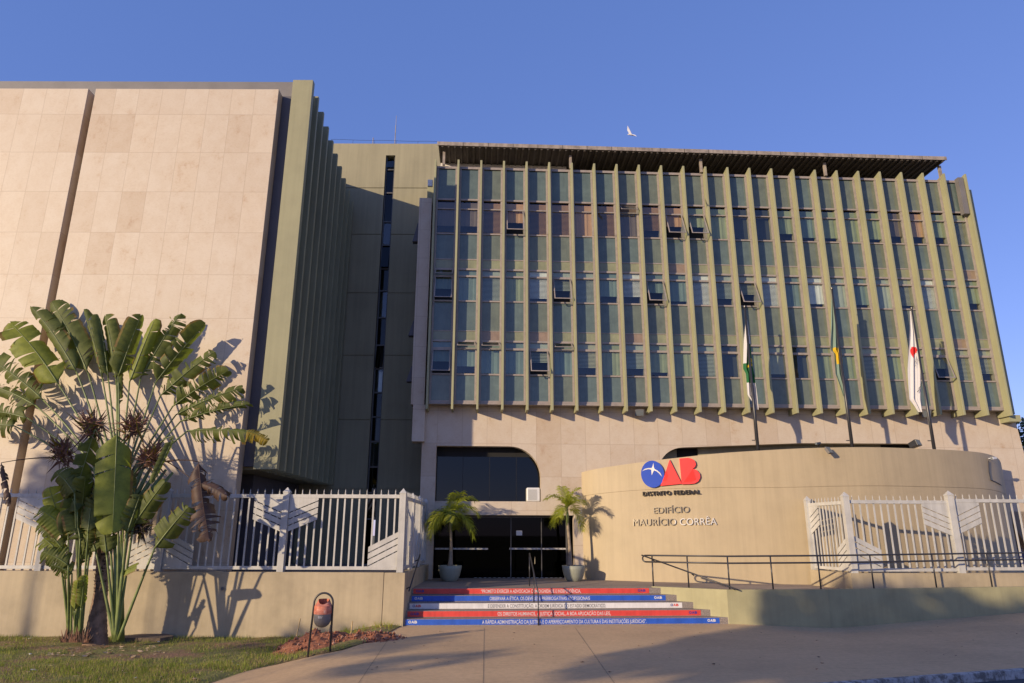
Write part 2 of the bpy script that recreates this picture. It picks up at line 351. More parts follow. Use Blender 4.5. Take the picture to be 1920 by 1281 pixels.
# leaf litter
lt=MB()
def litter(x,y,r,mi,dz=.03):
    a=rg.uniform(0,6.28); z=g(x,y)+dz; n=6; vs=[]
    for k in range(n):
        q=a+k*6.283/n; rr=r*(1 if k%3 else 1.9)*rg.uniform(.6,1); vs.append((x+math.cos(q)*rr,y+math.sin(q)*rr*.8,z+rg.uniform(0,.6)*r))
    lt.add(vs,[tuple(range(n))],mi)
for _ in range(230):
    y=rg.uniform(12.3,19.5); x=rg.uniform(-.76*y,bx(y)-.1); litter(x,y,rg.uniform(.015,.05),rg.choice([0,0,1,1,2]),.05)
for _ in range(80):
    y=rg.uniform(16.6,18.2); x=rg.uniform(-10.6,-7.9); litter(x,y,rg.uniform(.02,.07),rg.choice([0,1,1]),.05)
for _ in range(70):
    x=rg.uniform(-3,13); y=rg.uniform(13.5,20.0)
    if x<-2 and y>17: continue
    litter(x,y,rg.uniform(.008,.032),rg.choice([0,3,3]),.006)
stuff(lt.build('leaf_litter',[flat('dry_leaf_brown',(.20,.10,.05),.8),flat('dry_leaf_pale',(.42,.31,.2),.8),flat('paper_scrap',(.5,.5,.48),.8),flat('dark_leaf',(.06,.035,.025),.8)]))
# ================================================================== OFFICE BUILDING
S0,DS,NF=-3.12,.915,25
fsx=lambda i:S0+DS*i
B=thing('office_building','office block with tall olive fins, gridded windows and travertine base behind the curved wall','building',tuple(fp(8,0,-3)))
def holed_wall(outer,holes,p0,p1,mats,name,parent):
    mb=MB(); loops=[outer]+holes; flatp=[q for l in loops for q in l]
    tris=tessellate_polygon([[Vector((a,b,0)) for a,b in l] for l in loops])
    fr=[fp(a,b,p1) for a,b in flatp]; bk=[fp(a,b,p0) for a,b in flatp]
    mb.add(fr,[t for t in tris]); mb.add(bk,[tuple(reversed(t)) for t in tris])
    for l in loops:
        n=len(l); mb.add([fp(a,b,p1) for a,b in l]+[fp(a,b,p0) for a,b in l],[(i,(i+1)%n,n+(i+1)%n,n+i) for i in range(n)])
    return mb.build(name,mats,parent)
zt=5.5; mz0,mz1=3.52,5.5; ms0,ms1=fs(817,880)[0],fs(1014,910)[0]; r1=1.15
hole1=[(ms0,mz0),(ms1,mz0)]+[(ms1-r1+r1*math.cos(a),mz1-r1*.98+r1*.98*math.sin(a)) for a in lin(0,math.pi/2,12)]+[(ms0,mz1)]
h2s=fs(1233,858)[0]; h2e=fs(1722,835)[0]
hole2=[(h2s,3.2),(h2e,3.2),(h2e,fs(1722,832)[1]),(fs(1500,831)[0],fs(1500,831)[1])]+[(h2s+1.0-1.0*math.sin(a),mz1+.02-.95+.95*math.cos(a)) for a in lin(0,math.pi/2,10)]
se=fs(1903,790)[0]
cars=fs(1893,1000)[0]
outer=[(-3.66,5.62),(-3.3,5.62),(-3.3,.5),(ms0-.002,.5),(ms0-.002,3.04),(2.25,3.04),(2.25,.3),(cars,.3),(cars,3.25),(se+.3,3.25),(se+.3,.3),(se+.5,.3),(se,6.98),(-3.66,6.98)]
holed_wall(outer,[hole1,hole2],-.35,0,M['stone_main'],'stone_wall',B)
pr=MB(); pr.fbox(-3.75,-3.25,6.985,15.4,-.3,.22); pr.fbox(-3.66,-3.2,5.62,6.98,.003,.25); pr.build('stone_pier',M['stone_main'],B,bevel=.01)
# mezzanine
mb=MB(); mb.fbox(ms0-.3,ms1+.4,mz0-.4,mz1+.3,-2.6,-2.5); mb.fbox(ms0-.3,ms1+.4,mz0-.4,mz0-.02,-2.5,-.36); mb.build('dark_room',M['interior'],B)
mw=MB(); mw.fbox(ms0-.1,ms1+.3,mz0-.01,mz1-.0,-.50,-.48); w=mw.build('mezzanine_window',M['pane_dark'],B)
fr=MB()
for px in (868,918,968): s=fs(px,880,-.5)[0]; fr.fbox(s-.006,s+.006,mz0,mz1,-.478,-.470)
fr.fbox(ms0-.05,ms1+.2,5.16,mz1+.1,-.478,-.47); fr.build('frame',M['interior'],w)  # dark top band paints the soffit's reflection onto the glass
# band recess, entrance
eb=MB(); eb.fbox(-3.29,2.24,3.045,3.5,-3.4,-.36); eb.fbox(-3.29,2.3,.6,3.04,-3.5,-3.4); eb.fbox(-3.4,-3.3,.6,3.04,-3.4,-.36); eb.build('entrance_recess',M['interior'],B)
eg=MB(); eg.fbox(-3.28,2.24,.87,3.04,-.62,-.60); ew=eg.build('entrance_glazing',M['pane_black'],B)
fr=MB()
for px in (958,1015): s=fs(px,1000,-.6)[0]; fr.fbox(s-.015,s+.015,.87,3.03,-.598,-.57)
s=fs(1062,1000,-.6)[0]; fr.fbox(s-.03,s+.03,.87,3.03,-.598,-.55)
fr.fbox(-3.25,2.2,2.96,3.035,-.598,-.55); fr.build('door_frame',M['alu_dark'],ew)
st=MB()
for a,b in ((815,915),(955,1069)):
    s0,z0=fs(a,1029,-.59); s1,_=fs(b,1029,-.59); k=int((s1-s0)/.16)
    st.fbox(s0,s1,z0-.028,z0+.028,-.597,-.59,0)
    for i in range(k): st.fbox(s0+i*.16,s0+i*.16+.05,z0-.012,z0+.012,-.5895,-.588,1)
st.build('safety_strip',[flat('frosted_film',(.5,.48,.46),.6),flat('film_dash',(.15,.14,.14),.6)],ew)
nt_=MB(); a=fs(968,995,-.58); b=fs(979,1004,-.58); nt_.fbox(a[0],b[0],b[1],a[1],-.597,-.585); nt_.build('paper_notice',M['white_plastic'],ew)
hd=MB(); a=fs(1003,1051,-.55); hd.tube([fp(a[0],a[1]-.12,-.55),fp(a[0],a[1]+.12,-.55)],.013); hd.build('door_handle',M['steel'],ew)
bs=MB()
for i in range(20):
    s=-1.3+i*.17; bs.fbox(s,s+.09,.872,.88,-.585,-.50)
bs.build('tactile_threshold',M['white_plastic'],B)
# greenish panel and dark window in the second opening
gp=MB(); a=fs(1276,850)[0]; b=fs(1317,850)[0]; gp.fbox(h2s-.5,a,3,5.9,-.6,-.5); gp.fbox(b,fs(1665,835)[0],3,5.9,-.6,-.5); gp.build('recess_wall',M['olive_tower'],B)
dk=MB(); dk.fbox(h2s-.6,h2e+.6,2.9,5.9,-1.0,-.62); dk.build('recess_interior',M['interior'],B)
# body and roof
bd=MB(); bd.fbox(-3.5,se-.05,7.0,16.45,-9,-.36); bd.fbox(2.4,cars-.3,.2,7.0,-9,-3.6); bd.fbox(-3.28,2.3,3.6,7.0,-9,-3.6); bd.build('rear_block',M['olive'],B)
# curtain wall backing box, header and ledge
cw=MB(); cw.fbox(fsx(0),fsx(24),6.98,7.03,.0,.44); cw.fbox(fsx(0),fsx(24),16.62,16.72,-.35,.44); cw.build('curtain_wall_edge',M['alu'],B)
cb=MB(); cb.fbox(fsx(0),fsx(24),7.04,16.6,-.30,.12); cb.build('curtain_wall_backing',M['interior'],B)
rf=random.Random(11)
for i in range(NF):
    m=MB(); s=fsx(i); t=.04
    m.hexa([fp(s-t,6.74,.72),fp(s+t,6.74,.72),fp(s+t,6.74,.0),fp(s-t,6.74,.0),fp(s-t,16.88,.72),fp(s+t,16.88,.72),fp(s+t,16.74,.0),fp(s-t,16.74,.0)])
    m.build('fin',M['olive'],B,bevel=.006)
m=MB(); m.fbox(fsx(24)-.30,fsx(24)-.08,15.1,16.75,.435,.66); m.build('grey_box',M['grey_frame'],B)
m=MB(); m.fbox(fsx(24)+.05,fsx(24)+.5,6.55,6.8,.003,.5); m.build('end_bracket',M['olive'],B)
m=MB(); m.fbox(fsx(24)+.045,se-.02,6.9,16.5,-.35,.1); m.build('end_wall',M['olive'],B)
# floors: (transom z0,z1, main z0,z1)
FL=[(14.875,15.158,13.85,14.83),(12.036,12.259,11.02,11.97),(9.139,9.371,8.163,9.055)]
SP=[(15.30,16.62,None),(12.731,13.757,(12.327,12.69)),(9.816,10.957,(9.434,9.79)),(7.12,8.08,None)]
fl_kind=[['brown','brown','wood','orange','wood','wood','orange','wood','brown','wood','orange','green','green','dark','dark','green','teal','green','green','green','brown','orange','green','cream'],
 ['teal','teal','grey','green','white','grey','grey','teal','white','teal','teal','white','grey','cream','white','teal','white','grey','teal','grey','cream','white','teal','green'],
 ['teal','teal','teal','teal','grey','teal','cream','green','grey','green','green','grey','dark','green','cream','dark','green','green','cream','green','green','green','cream','cream']]
opened={(0,3):.35,(0,10):.42,(0,11):.42,(1,0):.30,(1,5):.38,(1,9):.38,(1,13):.40,(2,0):.30,(2,4):.42,(2,21):.30}
topen={(0,8):.28,(2,1):.28,(2,2):.30,(2,5):.25,(1,0):.15}
GP=.38
def sash(mb_f,mb_g,s0,s1,z0,z1,out,w=.035):
    # hinged at the top, bottom swung outwards
    def q(s,z,o=0):
        t=(z1-z)/(z1-z0); return fp(s,z,GP+.05+out*t+o)
    mb_g.add([q(s0,z0),q(s1,z0),q(s1,z1),q(s0,z1)],[(0,1,2,3)])
    for a0,a1,b0,b1 in ((s0,s0+w,z0,z1),(s1-w,s1,z0,z1),(s0+w,s1-w,z0,z0+w),(s0+w,s1-w,z1-w,z1)):
        mb_f.hexa([q(a0,b0,.02),q(a1,b0,.02),q(a1,b0,-.01),q(a0,b0,-.01),q(a0,b1,.02),q(a1,b1,.02),q(a1,b1,-.01),q(a0,b1,-.01)])
def slats(mb,s0,s1,z0,z1,p,mi=0):
    n=int((z1-z0)/.05)
    for k in range(n):
        z=z0+(z1-z0)*(k+.5)/n; mb.add([fp(s0,z-.018,p+.012),fp(s1,z-.018,p+.012),fp(s1,z+.020,p-.012),fp(s0,z+.020,p-.012)],[(0,1,2,3)],mi)
for i in range(NF-1):
    a=fsx(i)+.045; b=fsx(i+1)-.045; fw=.075
    for k,(z0,z1,sill) in enumerate(SP):
        m=MB(); zz=sill[0] if sill else z0
        m.fbox(a+fw,b-fw,z0,z1,GP-.05,GP,0)
        if sill: m.fbox(a+fw,b-fw,sill[0],sill[1],GP-.05,GP-.005,2); m.fbox(a+fw,b-fw,sill[1],z0,GP-.05,GP+.012,1)
        m.fbox(a,a+fw,zz-.07,z1+.07,GP-.05,.43,1); m.fbox(b-fw,b,zz-.07,z1+.07,GP-.05,.43,1)
        m.fbox(a+fw,b-fw,zz-.07,zz,GP-.05,.42,1); m.fbox(a+fw,b-fw,z1,z1+.06,GP-.05,.42,1)
        if k==3: m.fbox(a,b,7.03,7.048,GP-.05,.425,1)
        mt=M['spandrel'] if (i<8)^(rf.random()<.25) else M['spandrel2']
        m.build('spandrel_panel',[mt,M['alu'],M['sill_panel2'] if rf.random()<.08 else M['sill_panel']],B)
    for f,(t0,t1,w0,w1) in enumerate(FL):
        m=MB(); gl=MB(); zb=w0-.045+.0; ztop=t1+.06
        m.fbox(a,a+fw,zb+.03,ztop,.2,.432); m.fbox(b-fw,b,zb+.03,ztop,.2,.432); m.fbox(a+fw,b-fw,w1,t0,.2,.422); 
        if (f,i) in topen: sash(m,gl,a+fw,b-fw,t0,t1,topen[(f,i)])
        else: gl.add([fp(a+fw,t0,GP),fp(b-fw,t0,GP),fp(b-fw,t1,GP),fp(a+fw,t1,GP)],[(0,1,2,3)])
        if (f,i) in opened: sash(m,gl,a+fw,b-fw,w0,w1,opened[(f,i)])
        else: gl.add([fp(a+fw,w0,GP),fp(b-fw,w0,GP),fp(b-fw,w1,GP),fp(a+fw,w1,GP)],[(0,1,2,3)])
        w=m.build('window',M['alu'],B); gl.build('glass_pane',M['pane'],w)
        kd=fl_kind[f][i]; bm=BL[kd]; bl=MB(); drop=rf.choice([0,0,0,.15,.3]) if kd not in('dark',) else 0
        if (f,i) in opened: drop=.5
        lo=w0+(w1-w0)*drop
        if kd in('wood','grey','cream','white') and rf.random()<.8: slats(bl,a+fw,b-fw,lo,w1,GP-.045)
        else:
            n=10; vs=[]
            for q in range(n+1):
                s=a+fw+(b-a-2*fw)*q/n; off=.010*math.sin(q*2.1+i) if kd!='dark' else -.10; vs+=[fp(s,lo,GP-.045+off),fp(s,w1,GP-.045+off)]
            bl.add(vs,[(2*q,2*q+2,2*q+3,2*q+1) for q in range(n)])
        bl.add([fp(a+fw,t0,GP-.05),fp(b-fw,t0,GP-.05),fp(b-fw,t1,GP-.05),fp(a+fw,t1,GP-.05)],[(0,1,2,3)])
        bl.build('blind',bm,w)
# canopy
cz=17.38
cn=MB(); s0,s1=-3.02,17.95
n=76; vs=[]
for q in range(n+1):
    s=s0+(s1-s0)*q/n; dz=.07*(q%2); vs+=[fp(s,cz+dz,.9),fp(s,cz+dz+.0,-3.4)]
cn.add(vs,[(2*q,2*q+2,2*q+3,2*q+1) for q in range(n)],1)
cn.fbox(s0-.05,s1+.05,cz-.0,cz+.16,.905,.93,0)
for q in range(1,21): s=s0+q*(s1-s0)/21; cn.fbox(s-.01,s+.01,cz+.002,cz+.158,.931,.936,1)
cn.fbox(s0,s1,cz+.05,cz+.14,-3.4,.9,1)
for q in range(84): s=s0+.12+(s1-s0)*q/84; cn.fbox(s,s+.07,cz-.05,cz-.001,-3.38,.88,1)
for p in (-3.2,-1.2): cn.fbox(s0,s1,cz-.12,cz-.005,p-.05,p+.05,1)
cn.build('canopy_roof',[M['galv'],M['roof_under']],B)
for px,py in ((832,300),(1070,300),(1315,305),(1548,312),(1765,320)):
    s=fs(px,py,.6)[0]; m=MB(); m.fbox(s-.05,s+.05,16.725,cz-.052,.46,.56); m.build('canopy_post',M['galv'],B)
m=MB(); m.fbox(-3.0,2.3,16.5,17.36,-.5,-.42); m.build('rooftop_wall',M['white_wall'],B)
m=MB(); m.fbox(2.35,17.9,16.5,17.25,-3.39,-3.3); m.build('rooftop_screen',M['roof_under'],B)
# ================================================================== STAIR TOWER (olive recess wall)
T=thing('stair_tower','tall plain olive wall with one narrow window strip between the two buildings','building',(-5.2,28,0))
m=MB(); m.box(-5.66+.0,-5.28,27.85,27.9,3.0,18.75,1)
X0,X1=-9.5,-3.2
zj=[aty(700,y,27.5).z for y in (353,440,550,667,788,918)]; lv=[19.33]+zj+[0]
for a,b in zip(lv,lv[1:]):
    m.box(X0,-5.68,27.5,29,b+(.03 if b>0 else 0),a); m.box(-5.26,X1,27.5,29,b+(.03 if b>0 else 0),a)
m.box(X0,-5.68,27.54,29,0,19.2); m.box(-5.26,X1,27.54,29,0,19.2)
m.box(-5.68,-5.26,27.5,29,18.74,19.33); 
m.build('wall',[M['olive_tower'],M['interior']],T)
zc_=[18.7,18.05,16.9,15.5,14.4,13.3,12.3,11.1,9.9,8.9,7.9,6.9,5.9,4.9,3.9,2.9]
for k,(a,b) in enumerate(zip(zc_,zc_[1:])):
    m=MB(); m.box(-5.67,-5.63,27.6,27.72,b,a); m.box(-5.31,-5.27,27.6,27.72,b,a); m.box(-5.63,-5.31,27.6,27.72,b,b+.06); w=m.build('window',M['alu_dark'],T)
    gl=MB(); tl=.22 if k in (0,4,8) else 0
    gl.add([(-5.63,27.66-tl,b+.06),(-5.31,27.66-tl,b+.06),(-5.31,27.66,a),(-5.63,27.66,a)],[(0,1,2,3)]); gl.build('glass_pane',M['pane_dark'] if k%3 else M['pane'],w)
    if k in (8,9,11): 
        c=MB(); c.add([(-5.5,27.8,b+.1),(-5.33,27.8,b+.1),(-5.33,27.8,a-.05),(-5.5,27.8,a-.05)],[(0,1,2,3)]); c.build('curtain',BL['white'],w)
m=MB(); m.tube([(-5.35,27.7,19.3),(-5.35,27.7,20.4)],.02,6); m.tube([(-5.35,27.7,19.9),(-5.35,27.7,20.9)],.01,6); m.tube([(-6.35,27.7,19.3),(-6.35,27.7,19.75)],.02,6)
tag(m.build('antenna',M['galv'],loc=(-5.35,27.7,19.33)),'thin metal antenna mast on top of the olive stair tower','antenna')
m=MB(); pts=[(x,27.55,19.50+.01*math.sin(x*3)-.02*(x+5)) for x in lin(-8.2,-3.3,24)]; m.tube(pts,.007,5)
for x in lin(-8.2,-3.3,6): m.tube([(x,27.55,19.33),(x,27.55,19.50+.01*math.sin(x*3)-.02*(x+5))],.006,5)
tag(m.build('roof_cable',M['black_metal'],loc=(-5.5,27.55,19.33)),'thin lightning cable strung along the edge of the olive tower roof','cable')
# ================================================================== LEFT STONE BUILDING
L=thing('stone_building','large block with two blank travertine slabs and a flank of dark olive fins','building',(-12,24,0))
m=MB(); m.box(-7.98-6.24,-7.98,20.3,20.69,.9,16.98); m.build('stone_slab',M['stone_left'],L,bevel=.008)
m=MB(); m.box(-40,-14.475,20.3,20.69,.9,16.98); m.build('stone_slab',M['stone_left'],L,bevel=.008)
m=MB(); m.box(-14.6,-14.1,20.692,20.74,.9,16.98); m.build('gap_backing',paint('warm_shade_stone',(.42,.27,.17),.7,.1,1),L)  # warm shade inside the gap is put into this brown
m=MB(); m.box(-40,-7.6,20.74,21.2,16.4,17.58); m.box(-40,-7.62,20.70,20.74,16.98,17.56)
m.build('fascia',M['grey_frame'],L)
m=MB(); m.box(-7.98,-7.61,20.695,20.9,4.3,16.98); m.build('shaded_panel',M['dark_frame'],L)  # same grey frame as the fascia, slab shadow put into a darker paint
m=MB(); m.box(-40,-7.62,20.91,27.4,4.22,17.4); m.build('side_wall',M['olive_tower'],L)
for k in range(10):
    m=MB(); y=20.5+.73*k; X=-6.91
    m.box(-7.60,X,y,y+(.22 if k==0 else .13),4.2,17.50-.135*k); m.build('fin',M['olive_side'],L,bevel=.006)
m=MB()
m.box(-7.615,-7.3,21.2,27.3,7.2,7.35); m.box(-7.615,-7.3,21.2,27.3,10.9,11.0); m.build('ledge',M['dark_frame'],L)
m=MB(); m.box(-40,-8.3,22.5,27.4,1.3,4.2); m.build('ground_floor_wall',M['dark_frame'],L)
# ================================================================== TERRACE, PARAPETS
m=MB(); m.box(-40,-3.14,20.01,27.4,-.3,1.28); struct(m.build('terrace',M['platform']))
def low_wall_z(x): return 1.36-.006*(x+3)
W=MB(); W.hexa([(-40,19.8,-.9),(-3.48,19.8,-.9),(-3.48,20,-.9),(-40,20,-.9),(-40,19.8,1.42),(-3.48,19.8,1.365),(-3.48,20,1.365),(-40,20,1.42)])
W.box(-3.465,-2.9,19.8,20,-.9,1.36); W.box(-3.48,-3.465,19.82,19.99,-.9,1.34)
wl=tag(W.build('parapet_wall',M['low_wall'],bevel=.008),'long low stained tan wall under the white fence beside the lawn','wall')
m=MB(); m.tube([aty(417,1104,19.74),aty(417,1104,19.81)],.045,12); m.build('drain_pipe',M['dark_plastic'],wl,loc=(0,0,0))
W=MB(); W.box(-3.12,-2.9,20.0,25.6,-.5,1.36); tag(W.build('stair_side_wall',M['low_wall'],bevel=.008),'short tan wall running back along the left side of the stairs','wall')
# ================================================================== STAIRS
TS=R(4); SE=Vector((math.cos(TS),math.sin(TS),0)); SN=Vector((math.sin(TS),-math.cos(TS),0))
RH=.172; TR=.33; SY=19.88; ZP=5*RH
def sy(x,i): return SY+TR*i+math.tan(TS)*(x+2.88)
st_root=thing('staircase','five granite entrance steps with red, blue and white lettered risers','stairs',(1.5,20.4,0))
for i in range(5):
    m=MB(); x0,x1=-2.90,5.2+ (4-i)*.42
    ya,yb=sy(x0,i),sy(x1,i); yc=ya+.9 if i<4 else ya+.9; yd=yb+.9
    m.hexa([(x0,ya,-.3 if i==0 else RH*i),(x1,yb,-.3 if i==0 else RH*i),(x1,yd,-.3 if i==0 else RH*i),(x0,yc,-.3 if i==0 else RH*i),(x0,ya,RH*(i+1)-.001*i),(x1,yb,RH*(i+1)-.001*i),(x1,yd,RH*(i+1)-.001*i),(x0,yc,RH*(i+1)-.001*i)])
    m.build('step',M['granite'],st_root,bevel=.008)
def on_riser(px,i):
    # intersection of pixel column with riser plane i at mid height
    O=Vector((-2.88,SY+TR*i,0)); 
    lo,hi=-4.,9.
    for _ in range(40):
        mid=(lo+hi)/2; P=Vector((mid,sy(mid,i),RH*(i+.5))); c=MR.transposed()@(P-EYE); u=960+F*c.x/-c.z
        if u<px: lo=mid
        else: hi=mid
    return mid
rows=[('A RÁPIDA ADMINISTRAÇÃO DA JUSTIÇA E O APERFEIÇOAMENTO DA CULTURA E DAS INSTITUIÇÕES JURÍDICAS”.',904,1212,760,1349,'blue','whitev'),
('OS DIREITOS HUMANOS, A JUSTIÇA SOCIAL, A BOA APLICAÇÃO DAS LEIS,',933,1145,764,1314,'red','whitev'),
('E DEFENDER A CONSTITUIÇÃO, A ORDEM JURÍDICA DO ESTADO DEMOCRÁTICO,',915,1136,768,1279,'whitev','ink'),
('OBSERVAR A ÉTICA, OS DEVERES E PRERROGATIVAS PROFISSIONAIS',918,1106,772,1248,'blue','whitev'),
('“PROMETO EXERCER A ADVOCACIA COM DIGNIDADE E INDEPENDÊNCIA,',902,1089,775,1217,'red','whitev')]
def riser_pt(x,z,i,off): 
    P=Vector((x,sy(x,i),z)); return P+SN*off
for i,(tx,ta,tb,xa,xb,cm,tm) in enumerate(rows):
    x0=max(on_riser(xa,i),-2.88); x1=on_riser(xb,i); z0=RH*i+.018; z1=RH*(i+1)-.012
    m=MB(); m.hexa([riser_pt(x0,z0,i,.004),riser_pt(x1,z0,i,.004),riser_pt(x1,z0,i,-.001),riser_pt(x0,z0,i,-.001),riser_pt(x0,z1,i,.004),riser_pt(x1,z1,i,.004),riser_pt(x1,z1,i,-.001),riser_pt(x0,z1,i,-.001)])
    ban=m.build('riser_banner',M[cm],st_root)
    ban['label']={'blue':'blue riser strip with white lettering','red':'red riser strip with white lettering','whitev':'white riser strip with dark lettering'}[cm]
    a=on_riser(ta,i); b=on_riser(tb,i); V,Fc=text_mesh(tx,b-a,.098,.0,.004)
    m=MB(); m.add([riser_pt(a+v.x,RH*i+.040+v.y,i,.0065) for v in V],Fc); m.build('lettering',M[tm],ban)
    for xl in (x0+.08,x1-.34):
        for ch,dx,cc in (('O',0,'navy' if cm!='blue' else 'whitev'),('A',.08,'red' if cm=='whitev' else ('navy' if cm=='red' else 'whitev')),('B',.16,'red' if cm=='whitev' else ('navy' if cm=='red' else 'whitev'))):
            V,Fc=text_mesh(ch,.075,.065,.0,.05); m=MB(); m.add([riser_pt(xl+dx+v.x,RH*i+.066+v.y,i,.0065) for v in V],Fc); m.build('small_logo',M[cc],ban)
# platform and ramp block
A_=(4.30,22.0); B_=(6.1,20.62); C_=(8.78,20.40); D_=(15.0,21.2); E_=(26,22.6)
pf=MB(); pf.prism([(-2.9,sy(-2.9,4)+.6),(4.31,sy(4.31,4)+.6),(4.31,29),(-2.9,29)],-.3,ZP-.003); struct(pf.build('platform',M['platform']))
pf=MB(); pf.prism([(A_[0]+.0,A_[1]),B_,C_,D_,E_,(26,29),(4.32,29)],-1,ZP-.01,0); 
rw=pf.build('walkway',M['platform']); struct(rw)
def wallstrip(mb,pts,z0,zs,th,mi=0):
    P=[Vector((a,b,0)) for a,b in pts]; nrm=[]
    for i in range(len(P)):
        t=(P[min(i+1,len(P)-1)]-P[max(i-1,0)]).normalized(); nrm.append(Vector((t.y,-t.x,0)))
    out=[P[i]+nrm[i]*th for i in range(len(P))]
    for i in range(len(P)-1):
        mb.hexa([(*out[i].xy,z0),(*out[i+1].xy,z0),(*P[i+1].xy,z0),(*P[i].xy,z0),(*out[i].xy,zs[i]),(*out[i+1].xy,zs[i+1]),(*P[i+1].xy,zs[i+1]),(*P[i].xy,zs[i])],mi)
m=MB(); wallstrip(m,[A_,B_,C_,D_,E_],-1,[.885,.90,.93,.965,1.0],.14)
M['ramp_paint']=paint('ramp_olive_paint',(.34,.315,.175),.7,.12,1.1,.08)
rwall=tag(m.build('ramp_wall',M['ramp_paint'],loc=(9,20.6,0)),'low olive retaining wall of the ramp to the right of the steps, half in shade','wall')
# ================================================================== CURVED WALL BUILDING
K=[(1083,888,25.75),(1120,879,25.2),(1200,867,24.55),(1275,858,24.1),(1350,850,23.75),(1425,845,23.5),(1500,841,23.35),(1575,839,23.3),(1650,839,23.4),(1740,842,23.8),(1800,845,24.25),(1840,849,24.7),(1865,856,25.2),(1876,866,25.7),(1879,884,26.4)]
KP=[aty(*k) for k in K]
# densify
CP=[]
for i in range(len(KP)-1):
    p0=KP[max(i-1,0)];p1=KP[i];p2=KP[i+1];p3=KP[min(i+2,len(KP)-1)]
    for q in range(6):
        t=q/6; CP.append(.5*((2*p1)+(p2-p0)*t+(2*p0-5*p1+4*p2-p3)*t*t+(3*p1-p0-3*p2+p3)*t**3))
CP.append(KP[-1])
def jz(i): # joint heights follow
    return CP[i].z-1.22-.0*i
m=MB(); n=len(CP)
def cnorm(i):
    t=CP[min(i+1,n-1)]-CP[max(i-1,0)]; return Vector((t.y,-t.x,0)).normalized()
jzs=[]
for i in range(n):
    f=i/(n-1); jzs.append(CP[i].z-(.86+.42*sm(0,.45,f)))
vs=[]
for i in range(n):
    c=CP[i]; k=cnorm(i); 
    vs+=[(c.x,c.y,.5),(c.x,c.y,jzs[i]-.006),(c.x-k.x*.02,c.y-k.y*.02,jzs[i]-.004),(c.x-k.x*.02,c.y-k.y*.02,jzs[i]+.004),(c.x,c.y,jzs[i]+.006),(c.x,c.y,c.z),(c.x-k.x*.25,c.y-k.y*.25,c.z),(c.x-k.x*.25,c.y-k.y*.25,c.z-.5)]
m.add(vs,[(8*i+j,8*i+8+j,8*i+9+j,8*i+j+1) for i in range(n-1) for j in range(7)])
CB=thing('curved_building','curved tan wall block carrying the blue and red sign beside the entrance','building',(9,24.5,.8))
cwall=m.build('curved_wall',M['tan'],CB,smooth=False)
for i in range(0): pass
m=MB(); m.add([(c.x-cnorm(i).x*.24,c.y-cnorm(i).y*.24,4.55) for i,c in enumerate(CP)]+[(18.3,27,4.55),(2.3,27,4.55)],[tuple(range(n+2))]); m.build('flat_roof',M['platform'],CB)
def on_curve(px,py,off=0):
    d=ray(px,py); best=None
    for i in range(n-1):
        a,b=CP[i].xy,CP[i+1].xy; e=b-a; den=d.x*e.y-d.y*e.x
        if abs(den)<1e-9: continue
        u=-(EYE.x-a.x)*d.y+(EYE.y-a.y)*d.x; u/=-den if False else 1
        # solve EYE+t d = a+u e
        w=Vector((a.x-EYE.x,a.y-EYE.y)); t=(w.x*e.y-w.y*e.x)/den; u=(w.x*d.y-w.y*d.x)/den
        if -.001<=u<=1.001 and t>0:
            P=EYE+d*t; L_=i+u; return P,L_
    return None
arc=[0]
for i in range(n-1): arc.append(arc[-1]+(CP[i+1].xy-CP[i].xy).length)
def at_arc(a,z,off):
    i=0
    while i<n-2 and arc[i+1]<a: i+=1
    f=(a-arc[i])/(arc[i+1]-arc[i]); P=CP[i].lerp(CP[i+1],f); k=cnorm(i).lerp(cnorm(i+1),f).normalized(); return Vector((P.x+k.x*off,P.y+k.y*off,z))
def pix_arc(px,py):
    P,l=on_curve(px,py); i=int(l); i=min(i,n-2); return arc[i]+(l-i)*(arc[i+1]-arc[i]),P.z
# --- logo letters from traced outlines, on the wall with their own depth
SG=pix_arc(1258,885); sp0=at_arc(SG[0],SG[1],.05)
sg=thing('logo_sign','blue disc and red letters logo mounted on the curved tan wall','sign',tuple(sp0))
def zoompt(x,y): return (1180+x/8.005,840+y/8.005)
def plate(poly,off0,off1,mat,name,parent,z=True):
    q=[pix_arc(*zoompt(x,y)) for x,y in poly]; mm=MB(); k=len(q)
    tr=tessellate_polygon([[Vector((a,b,0)) for a,b in q]])
    fr_=[at_arc(a,b,off1) for a,b in q]; bk=[at_arc(a,b,off0) for a,b in q]
    mm.add(fr_,list(tr)); mm.add(fr_+bk,[(i,(i+1)%k,k+(i+1)%k,k+i) for i in range(k)])
    return mm.build(name,mat,parent)
disc=[(355+172*math.cos(t)+8*math.sin(t),396+202*math.sin(t)) for t in lin(0,2*math.pi*39/40,40)]
plate(disc,.0,.09,M['blue_acr'],'blue_disc',sg)
star=[(368,228),(373,290),(385,320),(430,345),(470,380),(495,435),(450,385),(415,355),(375,340),(362,370),(342,415),(338,370),(335,330),(290,322),(240,335),(198,352),(240,318),(290,305),(340,305),(352,285)]
plate(star,.091,.096,M['whitev'],'white_swallow_mark',sg)
plate([(608,180),(788,540),(470,572),(525,440)],.0,.09,M['red_acr'],'red_letter',sg)
Bp=[(753,163),(880,152),(940,165),(985,200),(1000,250),(985,290),(950,312),(1010,335),(1055,385),(1065,440),(1040,500),(985,535),(900,545),(790,548),(775,400)]
plate(Bp,.0,.09,M['red_acr'],'red_letter',sg)
plate([(560,330),(585,420),(560,500),(500,500),(520,450)],.091,.093,M['red_acr2'],'deep_red_facet',sg)  # inner facets in a deeper red
plate([(955,312),(1005,480),(930,515),(815,520),(880,430)],.091,.093,M['red_acr2'],'deep_red_facet',sg)
